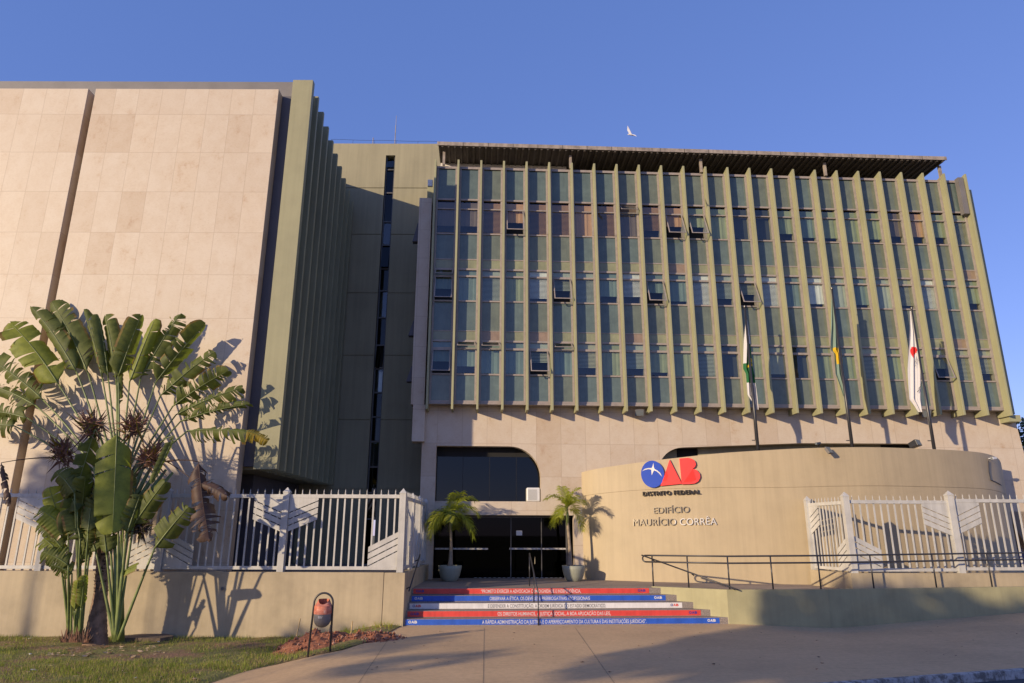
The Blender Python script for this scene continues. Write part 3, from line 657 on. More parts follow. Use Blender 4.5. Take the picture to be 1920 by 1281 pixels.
def letters(body,x0,y0,x1,y1,hpx,mat,label,off=(.02,.06),bold=0,nm='wall_lettering',sp=1.0,split=None):
    a=pix_arc(x0,y0); b=pix_arc(x1,y1); hh=pix_arc(x0,y0-hpx)[1]-a[1]
    V,Fc=text_mesh(body,b[0]-a[0],hh,.5,bold,sp); mm=MB(); w_=b[0]-a[0]
    def tf(v):
        t=v.x/w_; return at_arc(a[0]+v.x,a[1]+(b[1]-a[1])*t+v.y,off[0] if v.z<0 else off[1])
    PV=[tf(v) for v in V]; lo=at_arc(a[0]+w_/2,a[1],.03)
    if split is None: mm.add(PV,Fc)
    else:
        for f_ in Fc: 
            pass
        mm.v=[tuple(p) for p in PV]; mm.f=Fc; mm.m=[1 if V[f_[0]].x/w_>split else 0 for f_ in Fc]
    return tag(mm.build(nm,mat,loc=tuple(lo)),label,'lettering')
letters('DISTRITO FEDERAL',1206,930,1313,926,8,[M['bronze']],'small dark capital letters directly under the blue and red logo',off=(.02,.10),bold=.01,sp=1.1)
letters('EDIFÍCIO',1226,963,1293,961,12,[M['steel']],'upper thin grey metal word of the building name on the curved wall',off=(.03,.06),sp=1.05)
letters('MAURÍCIO CORRÊA',1188,986,1344,984,13,[M['steel'],M['steel_glint']],'lower and longer metal words of the building name on the curved wall',off=(.03,.06),sp=1.05,split=.5)  # right half in paler steel, sun glints put into the colour
# ================================================================== FENCES
def fence_panel(root,P0,P1,zb,h,style,npk,mat,zt_=None):
    # P0,P1 xy of panel ends (between posts); style: dict of plates 'ul','ur','ll','lr'
    P0=Vector((*P0,0)); P1=Vector((*P1,0)); e=(P1-P0); Ln=e.length; e.normalize(); nn=Vector((e.y,-e.x,0))
    zt=zb+h
    def q(u,z,o=0): v=P0+e*u+nn*o; v.z=z; return v
    def bx_(u0,u1,z0,z1,o0,o1,mb): mb.hexa([q(u0,z0,o1),q(u1,z0,o1),q(u1,z0,o0),q(u0,z0,o0),q(u0,z1,o1),q(u1,z1,o1),q(u1,z1,o0),q(u0,z1,o0)])
    for z0,z1 in ((zb+.03,zb+.12),(zt-.11,zt-.01)):
        mb=MB(); bx_(0,Ln,z0,z1,-.02,.03,mb); mb.build('rail',mat,root,bevel=.004)
    pw=.80 if Ln>2.5 else Ln*.3; 
    H0=zb+.12; H1=zt-.11; HH=H1-H0
    def lowz(u): # where pickets start because of a lower plate, and end because of an upper plate
        lo=H0; hi=H1
        if 'll' in style and u<pw: lo=H0+HH*(.50-.22*u/pw)
        if 'lr' in style and u>Ln-pw: lo=H0+HH*(.28+.22*(u-(Ln-pw))/pw)
        if 'ul' in style and u<pw: hi=H1-HH*(.50-.18*u/pw)
        if 'ur' in style and u>Ln-pw: hi=H1-HH*(.32+.18*(u-(Ln-pw))/pw)
        return lo,hi
    for k in range(npk):
        u=(k+.6)*Ln/(npk+.2); lo,hi=lowz(u); mb=MB(); bx_(u-.022,u+.022,H0-.02,zt+.01,-.034,-.006,mb)
        c=q(u,zt-.01,-.018); mb.lathe(c,[(.012,0),(.012,.03),(.024,.045),(.010,.06),(.016,.08),(.0,.155)],6)
        mb.build('picket',mat,root)
    for key in style:
        left=key[1]=='l'; up=key[0]=='u'; mb=MB()
        u0,u1=(0,pw) if left else (Ln-pw,Ln)
        def zz(u):
            lo,hi=lowz(u+ (1e-4 if left else 1e-4) if not left else min(u,pw-1e-4)); return hi if up else lo
        za,zb_=zz(u0+ (0 if left else 1e-3)),zz(u1-(1e-3 if left else 0))
        edge=H1 if up else H0
        # three slanted slats with open slits, then the solid corner
        NU_=16; sg_=1 if up else -1
        for r_ in range(4):
            for iu in range(NU_):
                ua=u0+(u1-u0)*iu/NU_; ub=u0+(u1-u0)*(iu+1)/NU_; fa=iu/NU_; fb_=(iu+1)/NU_
                ea=za+(zb_-za)*fa; eb_=za+(zb_-za)*fb_
                l0=r_*.175*sg_; l1=(r_*.175+.145)*sg_ if r_<3 else sg_*9
                cl=(lambda z: min(z,edge)) if up else (lambda z: max(z,edge))
                A0,A1,B0,B1=cl(ea+l0),cl(ea+l1),cl(eb_+l0),cl(eb_+l1)
                if abs(A0-A1)<1e-5 and abs(B0-B1)<1e-5: continue
                a0,a1=min(A0,A1),max(A0,A1); b0,b1=min(B0,B1),max(B0,B1); o0,o1=(-.004,.022)
                mb.hexa([q(ua,a0,o1),q(ub,b0,o1),q(ub,b0,o0),q(ua,a0,o0),q(ua,a1,o1),q(ub,b1,o1),q(ub,b1,o0),q(ua,a1,o0)])
        mb.build('corner_plate',mat,root)
def fpost(root,x,y,z0,z1,w,mat):
    w=w*.88; mb=MB(); mb.box(x-w/2,x+w/2,y-w/2,y+w/2,z0,z1-.16); ww=w/2+.008
    mb.box(x-ww,x+ww,y-ww,y+ww,z1-.16,z1-.13); b=len(mb.v); mb.v+=[(x-ww,y-ww,z1-.13),(x+ww,y-ww,z1-.13),(x+ww,y+ww,z1-.13),(x-ww,y+ww,z1-.13),(x,y,z1)]; mb.f+=[(b,b+1,b+4),(b+1,b+2,b+4),(b+2,b+3,b+4),(b+3,b,b+4)]; mb.m+=[0]*4
    mb.build('post',mat,root,bevel=.003)
WM=M['white_metal']
fe=thing('metal_fence','white picket fence with chevron plates on the long low wall beside the lawn','fence',(-9,19.9,1.4))
px_=[750,526,297,73,-155]
fx=[aty(p,1070,19.88).x for p in px_]
for k,x in enumerate(fx): fpost(fe,x,19.88,1.365+.004*k,3.63+.02*k,.20,WM)
sty=[('ul','lr'),('ll','ur'),('ul','lr'),('ll','ur')]
for k in range(4):
    s_=sty[k]
    fence_panel(fe,(fx[k+1]+.1,19.88),(fx[k]-.1,19.88),1.40,2.06,s_ if k!=1 else ('ur','ll'),15 if k<3 else 13,WM)
f2=thing('metal_fence','white fence with solid plates receding along the left side of the stairs','fence',(-3,22.5,1.4))
ys_=[21.5,23.1,24.9]
for y in ys_: fpost(f2,-3.01,y,1.37,3.6,.14,WM)
for a,b,s_ in ((20.0,21.43,('ul','lr')),(21.57,23.03,('ul','lr')),(23.17,24.83,('ll','ur'))): fence_panel(f2,(-3.01,a),(-3.01,b),1.40,2.03,s_,7,WM)
# right fence
f3=thing('metal_fence','off-white picket fence with chevron plates in front of the curved wall','fence',(13,21.3,1.3))
q0=(9.68,23.1); q1=(aty(1592,1000,21.2).x,21.2); q2=(aty(1796,1000,21.2).x,21.35); q3=(q2[0]+3.5,21.6); q4=(q3[0]+3.5,21.85)
for (x,y),w_,zt in ((q0,.19,3.60),(q1,.21,3.63),(q2,.22,3.68),(q3,.22,3.75)): fpost(f3,x,y,1.30,zt+.02,w_,WM)
fence_panel(f3,q0,(q1[0],q1[1]+.1),1.33,2.06,('ul','lr'),11,WM)
fence_panel(f3,(q1[0]+.1,q1[1]),(q2[0]-.1,q2[1]),1.33,2.08,('ll','ur'),14,WM)
fence_panel(f3,(q2[0]+.1,q2[1]),(q3[0]-.1,q3[1]),1.36,2.1,('ul','lr'),15,WM)
m=MB(); m.prism([(q1[0]-.15,q1[1]-.12),(q2[0],q2[1]-.12),(q4[0],q4[1]-.12),(q4[0],q4[1]+.15),(q2[0],q2[1]+.15),(q1[0]+.15,q1[1]+.15),(q0[0]+.15,q0[1]),(q0[0]-.15,q0[1])],.8,1.32); tag(m.build('fence_base_wall',M['low_wall'],loc=(13,21.3,.8)),'low tan kerb wall under the right-hand white fence','wall')
# ================================================================== HANDRAILS
m_r=thing('ramp_railing','long black two-bar railing along the top of the ramp wall','railing',(9,20.6,.9))
off=.07
def rpt(px,py): # on ramp wall line
    d=ray(px,py); pts=[A_,B_,C_,D_,E_]
    for k_,(a,b) in enumerate(zip(pts,pts[1:])):
        a=Vector(a);b=Vector(b); e=b-a; w=a-EYE.xy; den=d.x*e.y-d.y*e.x; t=(w.x*e.y-w.y*e.x)/den; u=(w.x*d.y-w.y*d.x)/den
        if (-.5 if k_==0 else 0)<=u<=1.0 and t>0: return EYE+d*t
    return None
RX=[1224,1290,1366,1447,1536,1635,1752,1856]
RPp=[rpt(x,1075) for x in RX]
zr=lambda P:.90+.0*P.x
def topz(P): return .90+.012*(P.x-4.3)
for P in RPp:
    mm=MB(); mm.tube([(P.x,P.y,topz(P)-.06),(P.x,P.y,topz(P)+.86)],.022); mm.build('post',M['black_metal'],m_r,smooth=True)
ends=[RPp[0]+(RPp[0]-RPp[1]).normalized()*.22]+RPp+[RPp[-1]+(RPp[-1]-RPp[-2]).normalized()*3]
for hz,nm in ((.87,'top_rail'),(.68,'lower_rail')):
    mm=MB(); mm.tube([(P.x,P.y,topz(P)+hz) for P in ends],.024); mm.build(nm,M['black_metal'],m_r,smooth=True)
e0=ends[0]; d0=(ends[0]-ends[1]).normalized(); mm=MB(); mm.tube([(e0.x+d0.x*.1*math.sin(a),e0.y+d0.y*.1*math.sin(a),topz(e0)+.775+.095*math.cos(a)) for a in lin(0,math.pi,9)],.024); mm.build('end_loop',M['black_metal'],m_r,smooth=True)
def handrail(label,pts,posts,nm='handrail',r=.021):
    o=thing(nm,label,'handrail',tuple(pts[-1])); mm=MB(); mm.tube(pts,r); mm.build('rail',M['black_metal'],o,smooth=True)
    for a,b in posts: mm=MB(); mm.tube([a,b],.017); mm.build('post',M['black_metal'],o,smooth=True)
    return o
# diagonal stair rail on the ramp wall
Pa=aty(1203,1041,21.9); Pb=aty(1381,1105,20.35)
handrail('black diagonal handrail beside the right end of the steps, crossing the ramp railing',[Pa,Pb,Pb+Vector((.05,.0,-.02))],[(Pa.lerp(Pb,f)+Vector((0,0,-.02)),Pa.lerp(Pb,f)+Vector((.12,.25,-.08))) for f in (.12,.55,.97)])
# centre rail
xc=.66
def cpt(y,z,dx=0): return Vector((xc+dx,y,z))
c0=aty(993,1038,22.0); c1=aty(1009,1112,sy(.7,0)-.02)
handrail('black handrail standing in the middle of the lettered steps',[c0+Vector((0,.25,-.16)),c0+Vector((0,.12,0)),c0,c1],[(Vector((c0.x,c0.y+.2,ZP)),c0+Vector((0,.2,-.05))),(Vector(((c0.x+c1.x)/2,sy(.6,2)+.12,RH*3)),c0.lerp(c1,.50)),(Vector((c1.x,c1.y-.02,0)),c1)])
# left rail
Pa=aty(790,1040,21.9); Pb=aty(762,1108,20.0)
Pa.x=-2.78; Pb.x=-2.80
handrail('dark handrail fixed to the wall at the left end of the steps',[Pa,Pb],[(Pa.lerp(Pb,f),Pa.lerp(Pb,f)+Vector((-.11,0,-.05))) for f in (.15,.9)])
# ================================================================== FLAGS
def make_pole(px,ytop,ybase,label,Y=23.95):
    b=aty(px,ybase,Y); t=aty(px,ytop,Y); base=Vector((b.x,Y,4.55)); top=Vector((b.x,Y,aty(px-(ybase-ytop)*.13*(px-974)/(1598-974),ytop,Y).z))
    o=thing('flagpole',label,'flagpole',tuple(base),'flagpoles on the curved roof')
    mm=MB(); k=(base.z+top.z)/2; mm.tube([base,(base.x,Y,k),(base.x,Y,k+.02),top],[.06,.055,.04,.033]); mm.build('pole',M['black_metal'],o,smooth=True)
    mm=MB(); mm.lathe(top,[(.001,-.05),(.05,-.03),(.05,.02),(.001,.06)],10); mm.build('finial',M['black_metal'],o)
    mm=MB(); 
    mm.tube([base+Vector((-.07,0,1.0)),base+Vector((-.18,0,1.0))],.015); mm.build('cleat',M['black_metal'],o)
    mm=MB(); mm.tube([base+Vector((-.075,-.03,1.0)),top+Vector((-.04,-.03,-.05))],.006,5); mm.build('halyard',M['black_metal'],o)
    return base,top
P1=make_pole(1421,575,840,'leftmost of the three flagpoles, holding the white and green flag')
P2=make_pole(1598,541,838,'middle and tallest flagpole, holding the green and yellow flag')
P3=make_pole(1751,578,838,'rightmost flagpole, holding the white flag with a red shape')
def fabric(name,c):
    m,nt,b=nod(name); b.inputs['Base Color'].default_value=(*c,1); b.inputs['Roughness'].default_value=.8
    tr=N(nt,'ShaderNodeBsdfTranslucent'); tr.inputs[0].default_value=(*c,1); mx=N(nt,'ShaderNodeMixShader'); mx.inputs[0].default_value=.25
    nt.links.new(b.outputs[0],mx.inputs[1]); nt.links.new(tr.outputs[0],mx.inputs[2]); nt.links.new(mx.outputs[0],nt.nodes['Material Output'].inputs[0]); return m
FW=fabric('flag_white',(.72,.70,.70)); FG=fabric('flag_green',(.02,.16,.05)); FY=fabric('flag_yellow',(.75,.50,.02)); FT=fabric('flag_teal_green',(.24,.34,.28)); FR=fabric('flag_red',(.75,.02,.02)); FK=fabric('flag_ink',(.05,.05,.06)); FB=fabric('flag_blue',(.03,.06,.25))
def flag(rows_,Y,zone,mats,label,loc,amp=.05,ph=0):
    # rows: (y, xleft, xright) outline of the hanging cloth
    NV,NU=70,26; mb=MB(); y0,y1=rows_[0][0],rows_[-1][0]
    def ed(y):
        for a,b in zip(rows_,rows_[1:]):
            if a[0]<=y<=b[0]:
                t=(y-a[0])/(b[0]-a[0]); return a[1]+(b[1]-a[1])*t,a[2]+(b[2]-a[2])*t
    for j in range(NV+1):
        y=y0+(y1-y0)*j/NV; xl,xr=ed(y)
        for i in range(NU+1):
            u=i/NU; x=xl+(xr-xl)*u; a=amp*min(1,.25+j/25)
            mb.v.append(tuple(aty(x,y,Y)+Vector((0,a*math.sin(u*13+ph+j*.06)+a*.5*math.sin(u*23+j*.11+ph)+.08,0))))
    for j in range(NV):
        for i in range(NU):
            k=j*(NU+1)+i; mb.f.append((k,k+1,k+NU+2,k+NU+1)); y=y0+(y1-y0)*(j+.5)/NV; xl,xr=ed(y); mb.m.append(zone(xl+(xr-xl)*(i+.5)/NU,y,(i+.5)/NU))
    # the back of the cloth: folded layer
    return tag(mb.build('flag',mats,loc=tuple(loc),smooth=True),label,'flag','flags hanging on the flagpoles')
def z1(x,y,u):
    if y<668 and u>.45+.0: return 0 if y<645 else 1
    if 668<=y<716:
        if abs(y-672-(x-1400)*.2)<3 and u>.6: return 2
        if abs(y-686)<3 and .3<u<.75: return 2
        if abs(y-683)<2 and u>.75: return 2
        return 0 if (y<680 and u<.35) else 1
    return 0
flag([(598,1399,1402),(640,1397,1409),(690,1395,1414),(700,1400,1416),(740,1403,1420),(752,1411,1421),(768,1419,1422.5)],23.95,z1,[FW,FG,FY],'hanging white flag with green square and yellow arrows on the leftmost pole',P1[1])
def z2(x,y,u):
    if 650<y<682 and u>.35: return 1
    if 682<=y<686 and u>.5: return 0
    return 0
flag([(560,1561,1564),(600,1560,1570),(645,1558,1576),(656,1558,1577),(662,1565,1578),(700,1568,1583),(718,1575,1586),(742,1584,1588)],23.95,z2,[FT,FY],'faded green flag with a yellow patch hanging on the tallest middle pole',P2[1],ph=2)
def z3(x,y,u):
    cx=1716+(y-660)*.05
    if 649<y<671 and (x-cx)**2/36+(y-656)**2/49<1: return 1
    if 656<y<672 and abs(x-1714)<(672-y)*.32: return 1
    return 0
f3_=flag([(582,1707.5,1710),(620,1707,1719),(690,1704.5,1729),(718,1706,1730.5),(748,1708,1731),(757,1715,1731.5),(772,1725,1732)],23.95,z3,[FW,FR,FK],'white flag with red shape and dark letters hanging on the rightmost pole',P3[1],ph=4,amp=.035)
V,Fc=text_mesh('DER',.24,.17,0,.0); m=MB(); b0=aty(1716,688,23.93); m.add([b0+Vector((v.x*.5,0,v.y+v.x*1.1)) for v in V],Fc); m.build('lettering',FK,f3_,loc=f3_.location)
m=MB(); pts=[aty(1721+2*k*.8+(.9 if k%2 else -.9),735-4.0*k*.9,23.93) for k in range(7)]; m.tube(pts,.012,5); m.build('lettering',FK,f3_,loc=f3_.location)
# ================================================================== SMALL FIXTURES
def lamp_box(P,w,h,d,rot,name,label,cat,mat,glass,arm):
    o=thing(name,label,cat,tuple(P)); R_=Matrix.Rotation(rot[2],3,'Z')@Matrix.Rotation(rot[0],3,'X'); mb=MB()
    c=[(-w/2,-d/2,-h/2),(w/2,-d/2,-h/2),(w*.4,d/2,-h*.4),(-w*.4,d/2,-h*.4),(-w/2,-d/2,h/2),(w/2,-d/2,h/2),(w*.4,d/2,h*.4),(-w*.4,d/2,h*.4)]
    mb.hexa([P+R_@Vector(q) for q in c]); mb.build('housing',mat,o,bevel=.008)
    mb=MB(); c=[(-w*.42,-d/2-.004,-h*.42),(w*.42,-d/2-.004,-h*.42),(w*.42,-d/2-.004,h*.42),(-w*.42,-d/2-.004,h*.42)]; mb.add([P+R_@Vector(q) for q in c],[(0,1,2,3)]); mb.build('lens',glass,o)
    mb=MB(); mb.tube([P+R_@Vector((0,d/2,0)),Vector(arm)],.015,6); mb.build('bracket',mat,o); return o
SPG=flat('lamp_glass',(.16,.18,.19),.15)
P=fp(*fs(1198,773,.35),.35); lamp_box(P,.34,.24,.2,(R(25),0,0),'floodlight','grey floodlight under the fins left of centre on the travertine','floodlight',M['grey_frame'],SPG,fp(fs(1198,773,.35)[0],P.z+.08,.0))
P=fp(*fs(1735,775,.35),.35); lamp_box(P,.34,.28,.2,(R(25),0,0),'floodlight','round grey floodlight under the fins behind the rightmost flagpole','floodlight',M['grey_frame'],SPG,fp(fs(1735,775,.35)[0],P.z+.08,.0))
def curve_fix(px,py,off): a,z=pix_arc(px,py); return at_arc(a,z,off),a,z
P,a,z=curve_fix(1548,847,.25); lamp_box(P,.22,.26,.10,(R(-35),0,R(30)),'floodlight','small floodlight clamped near the top of the curved wall by the camera','floodlight',M['grey_frame'],SPG,at_arc(a,z+.15,.0))
P,a,z=curve_fix(1533,841,.1); P.z+=.16; lamp_box(P,.08,.08,.22,(R(10),0,R(-60)),'security_camera','small dark camera on the rim of the curved wall','camera',M['dark_plastic'],SPG,at_arc(a,z-.02,-.05))
P=aty(1715,833,24.3); lamp_box(P,.34,.22,.3,(R(-20),0,R(35)),'floodlight','black floodlight on the curved roof between the right two flagpoles','floodlight',M['black_metal'],SPG,(P.x-.5,24.6,4.6))
P,a,z=curve_fix(1853,860,.18); cm_=lamp_box(P,.10,.09,.22,(R(5),0,R(-70)),'security_camera','white security camera at the right end of the curved wall','camera',M['white_plastic'],SPG,at_arc(a,z,.0))
m=MB(); m.tube([at_arc(*pix_arc(1852,864),.03),at_arc(*pix_arc(1853,885),.03),at_arc(*pix_arc(1856,900),.03),at_arc(*pix_arc(1866,904),.03),at_arc(*pix_arc(1876,910),.03)],.014,6); tag(m.build('cable_conduit',M['black_metal'],loc=tuple(at_arc(a,3.9,.03))),'black cable running down the right end of the curved wall','cable')
# air conditioner on the mezzanine sill
ac=thing('air_conditioner','white outdoor air conditioning unit on the mezzanine window sill','air conditioner',tuple(fp(*fs(1000,938,-.2),-.2)))
s0_,_=fs(987,930,-.2); s1_,_=fs(1008,930,-.2); m=MB(); m.fbox(s0_,s1_+.08,3.525,4.02,-.45,-.05); m.build('casing',M['white_plastic'],ac,bevel=.04)
m=MB()
for k in range(11): m.fbox(s0_+.05,s1_-.03,3.58+k*.035,3.59+k*.035,-.049,-.04)
m.build('grille',M['grey_frame'],ac)
for k,(z,h) in enumerate(((13.6,.8),(9.7,.6),(7.9,.6))):
    m=MB(); m.hexa([fp(-3.98,z,.0),fp(-3.76,z,.0),fp(-3.76,z,-.3),fp(-3.98,z,-.3),fp(-3.80,z+h,.0),fp(-3.76,z+h,.0),fp(-3.76,z+h,-.3),fp(-3.80,z+h,-.3)]); m.build('side_window',M['dark_frame'],B)
m=MB(); m.fbox(-3.42,-3.22,15.75,16.05,.45,.55); tag(m.build('wall_box',M['white_plastic'],loc=tuple(fp(-3.4,15.9,.1)),bevel=.02),'small white box on the upper left edge of the office block','box')
# bird
bp=aty(1182,252,22); BS=.75
bb=thing('bird','white bird flying above the canopy roof','bird',tuple(bp))
m=MB(); m.tube([bp+Vector((-.10,0,-.01)),bp+Vector((-.05,0,0)),bp+Vector((.05,0,-.02)),bp+Vector((.16,0,-.07))],[.010,.028,.03,.006],8); m.build('body',M['whitev'],bb,smooth=True)
m=MB()
for d1,d2 in ((Vector((-.05,.05,.20)),Vector((-.07,.10,.42))),(Vector((.10,-.06,-.06)),Vector((.20,-.12,-.16)))):
    q=[bp+Vector((-.04,0,.01)),bp+Vector((.05,0,.01)),bp+d1+Vector((.05,0,0)),bp+d2,bp+d1-Vector((.05,0,0))]
    m.add(q+[p+Vector((.008,.006,0)) for p in q],[(0,1,2,3,4),(9,8,7,6,5)])
m.build('wing',M['whitev'],bb)
# ================================================================== LITTER BIN
bf1=atg(584,1232); bf2=atg(619,1222); bf1.z-=.25; bf2.z-=.25
bn=thing('litter_bin','orange and grey litter bin hanging in a black hoop frame beside the soil heap','litter bin',tuple(bf1))
Yb=(bf1.y+bf2.y)/2; xa=bf1.x; xb=aty(621,1180,Yb).x
base_=Vector(((xa+xb)/2,Yb,0)); topz_=aty(605,1112,Yb).z; rr=(xb-xa)/2+.0
xa=aty(586.5,1165,Yb).x; xb=aty(622,1165,Yb).x; rr=(xb-xa)/2; cx_=(xa+xb)/2
pts=[(xa-.03,Yb-.12,bf1.z)]+[(cx_-rr*math.cos(a),Yb,topz_-rr+rr*math.sin(a)) for a in lin(0,math.pi,15)]+[(xb-.02,Yb+.12,bf2.z)]
m=MB(); m.tube(pts,.022,10); m.build('hoop_frame',M['black_metal'],bn,smooth=True)
zb0=aty(604,1177,Yb).z; zb1=aty(604,1150,Yb).z; zb2=aty(604,1124,Yb).z; rb=(aty(620,1155,Yb).x-aty(589,1155,Yb).x)/2*1.03; cc=(cx_,Yb,0)
m=MB(); m.lathe(cc,[(max(.001,rb*math.sin(a)),zb0+rb*.95*(1-math.cos(a))) for a in lin(0,math.pi/2,9)]+[(rb,zb1)],24); m.build('lower_shell',paint('grey_bin_plastic',(.15,.14,.14),.5,.15,5),bn,smooth=True)
def orange():
    m_,nt,b=nod('faded_orange_plastic'); b.inputs['Roughness'].default_value=.6; v=pos(nt)
    nt.links.new(ramp(nt,nz(nt,v,11,6,.7),[(.35,(.42,.10,.05)),(.55,(.60,.22,.14)),(.7,(.62,.40,.30))]),b.inputs['Base Color']); return m_
m=MB(); H_=zb2-zb1; m.lathe(cc,[(rb*1.03,zb1-.01),(rb*1.04,zb1+.03),(rb*1.0,zb1+H_*.55)],24)
n_=24; ring=[];ring2=[]
for j in range(n_):
    a=2*math.pi*j/n_; fr_=max(0,-math.sin(a)); # front opening lower
    z=zb1+H_*(1.02-.36*fr_)
    ring.append((cx_+rb*math.cos(a),Yb+rb*math.sin(a),zb1+H_*.54)); ring2.append((cx_+rb*.62*math.cos(a),Yb+rb*.62*math.sin(a)+.03,max(zb1+H_*.60,z)))
m.add(ring+ring2,[(j,(j+1)%n_,n_+(j+1)%n_,n_+j) for j in range(n_)]); m.build('upper_shell',orange(),bn,smooth=True)
m=MB(); m.lathe(cc,[(rb*.9,zb1+.1),(.001,zb1+.1)],16); m.build('inside',M['interior'],bn)
m=MB(); V,Fc=text_mesh('SLU',.09,.035,0,.03); m.add([Vector((cx_-.05+v.x,Yb-rb-.004,zb1-.07+v.y)) for v in V],Fc); m.add([(cx_-.045,Yb-rb-.003,zb1-.085),(cx_+.04,Yb-rb-.003,zb1-.085),(cx_+.04,Yb-rb-.003,zb1-.08),(cx_-.045,Yb-rb-.003,zb1-.08)],[(0,1,2,3)]); m.build('label_print',M['whitev'],bn)
for sx_ in (xa,xb): m=MB(); m.tube([(sx_,Yb,zb1+.0),(cx_+(rb*.95 if sx_>cx_ else -rb*.95),Yb,zb1)],.018,8); m.build('pivot',M['black_metal'],bn)
# ================================================================== SOIL HEAP, STONES, STAKES
def heap(cx,cy,rx,ry,h,name,label,seed,stoned=120):
    mb=MB(); n_=34
    for j in range(n_+1):
        for i in range(n_+1):
            x=cx+(i/n_*2-1)*rx; y=cy+(j/n_*2-1)*ry; r=math.hypot((x-cx)/rx,(y-cy)/ry); z=g(x,y)-.03+h*max(0,1-r)**.8*(1+.5*noise.noise(Vector((x*3,y*3,seed))))+.07*noise.noise(Vector((x*7,y*7,seed)))*(r<1)*(1-r*r)**.5 if r<1 else g(x,y)-.08
            mb.v.append((x,y,z))
    mb.f=[(j*(n_+1)+i,j*(n_+1)+i+1,(j+1)*(n_+1)+i+1,(j+1)*(n_+1)+i) for j in range(n_) for i in range(n_)]; mb.m=[0]*len(mb.f)
    q=random.Random(seed)
    for _ in range(stoned):
        i=q.randrange(len(mb.v[:(n_+1)**2])); x,y,z=mb.v[i]; r=q.uniform(.012,.05)
        if math.hypot((x-cx)/rx,(y-cy)/ry)>1: continue
        V=[Vector((q.uniform(-1,1),q.uniform(-1,1),q.uniform(-1,1))).normalized() for _ in range(6)]
        V=[Vector(d)*r*q.uniform(.6,1.1) for d in ((1,0,0),(0,1,0),(-1,0,0),(0,-1,0),(0,0,1),(0,0,-1))]
        mb.add([Vector((x,y,z+r*.5))+v for v in V],[(0,1,4),(1,2,4),(2,3,4),(3,0,4),(1,0,5),(2,1,5),(3,2,5),(0,3,5)],q.choice([0,0,1]))
    return tag(mb.build(name,[M['soil'],paint('soil_clod',(.36,.20,.14),.9,.3,10)],loc=(cx,cy,g(cx,cy))),label,'soil')
hp=atg(590,1222); heap(hp.x-.30,hp.y+.95,1.05,1.35,.38,'soil_heap','red soil heap with pale gravel behind the litter bin',2,260)
hp=atg(670,1205); heap(hp.x,hp.y+.55,1.05,.8,.16,'soil_heap','low strip of red rubble between the bin and the steps',5,300)
stp=[((556,1187),(563,1160),'slanted wooden stake rising from the soil heap left of the bin'),((656,1203),(661,1165),'upright wooden stake in the rubble right of the bin'),((724,1196),(712,1171),'leaning wooden stake nearest to the steps')]
M['wood']=paint('raw_wood',(.50,.36,.17),.8,.2,12)
for k,(a,b,lb) in enumerate(stp):
    Y=19.2 if k!=1 else 18.7; m=MB(); m.tube([aty(*a,Y)-Vector((0,0,.15)),aty(*b,Y)],.018,6); tag(m.build('wooden_stake',M['wood'],loc=tuple(aty(*a,Y))),lb,'stake','stakes in the red soil')
m=MB(); pts=[(585,1180,19.3),(600,1190,19.2),(615,1193,19.1),(640,1193,19.0),(656,1192,18.75),(670,1195,18.8),(690,1188,19.0),(705,1180,19.2)]
m.tube([aty(*p)+Vector((0,0,.02)) for p in pts],.012,6); tag(m.build('garden_hose',flat('yellow_tape',(.55,.42,.08),.6),loc=tuple(aty(*pts[3]))),'yellow tape or hose strung between the stakes on the red soil','tape')
wd=MB(); q=random.Random(9)
for _ in range(90):
    px=q.uniform(545,735); Y=q.uniform(18.9,19.7); x=aty(px,1190,Y).x; z=g(x,Y); 
    for _ in range(5):
        a=q.uniform(0,6.28); h=q.uniform(.06,.24); wd.add([(x-.008,Y,z),(x+.008,Y,z),(x+math.cos(a)*h*.6,Y+math.sin(a)*h*.3,z+h)],[(0,1,2)],q.choice([0,0,1]))
stuff(wd.build('weeds',[M['grass'],M['leaf_yellow']]))
# manhole slab
c_=aty(268,1196,19.35); m=MB(); poly=[(aty(222,1203,18.9).x,18.95),(aty(300,1204,18.9).x,18.9),(aty(322,1197,19.2).x,19.3),(aty(312,1190,19.6).x,19.7),(aty(262,1189,19.6).x,19.7),(aty(240,1195,19.6).x,19.4)]
m.prism(poly,-.5,-.19); tag(m.build('concrete_cover',paint('mossy_slab',(.13,.095,.07),.9,.3,5,0,.6),loc=(c_.x,19.3,-.3),bevel=.02),'dark mossy concrete slab lying on the lawn against the wall','slab')
m=MB(); P=atg(452,1194); m.add([(P.x-.1,P.y,P.z+.04),(P.x+.1,P.y-.03,P.z+.05),(P.x+.12,P.y+.08,P.z+.03),(P.x-.03,P.y+.05,P.z+.14)],[(0,1,3),(1,2,3),(2,0,3)]); tag(m.build('paper_litter',M['whitev'],loc=tuple(P)),'crumpled white paper on the grass at the foot of the wall','litter')
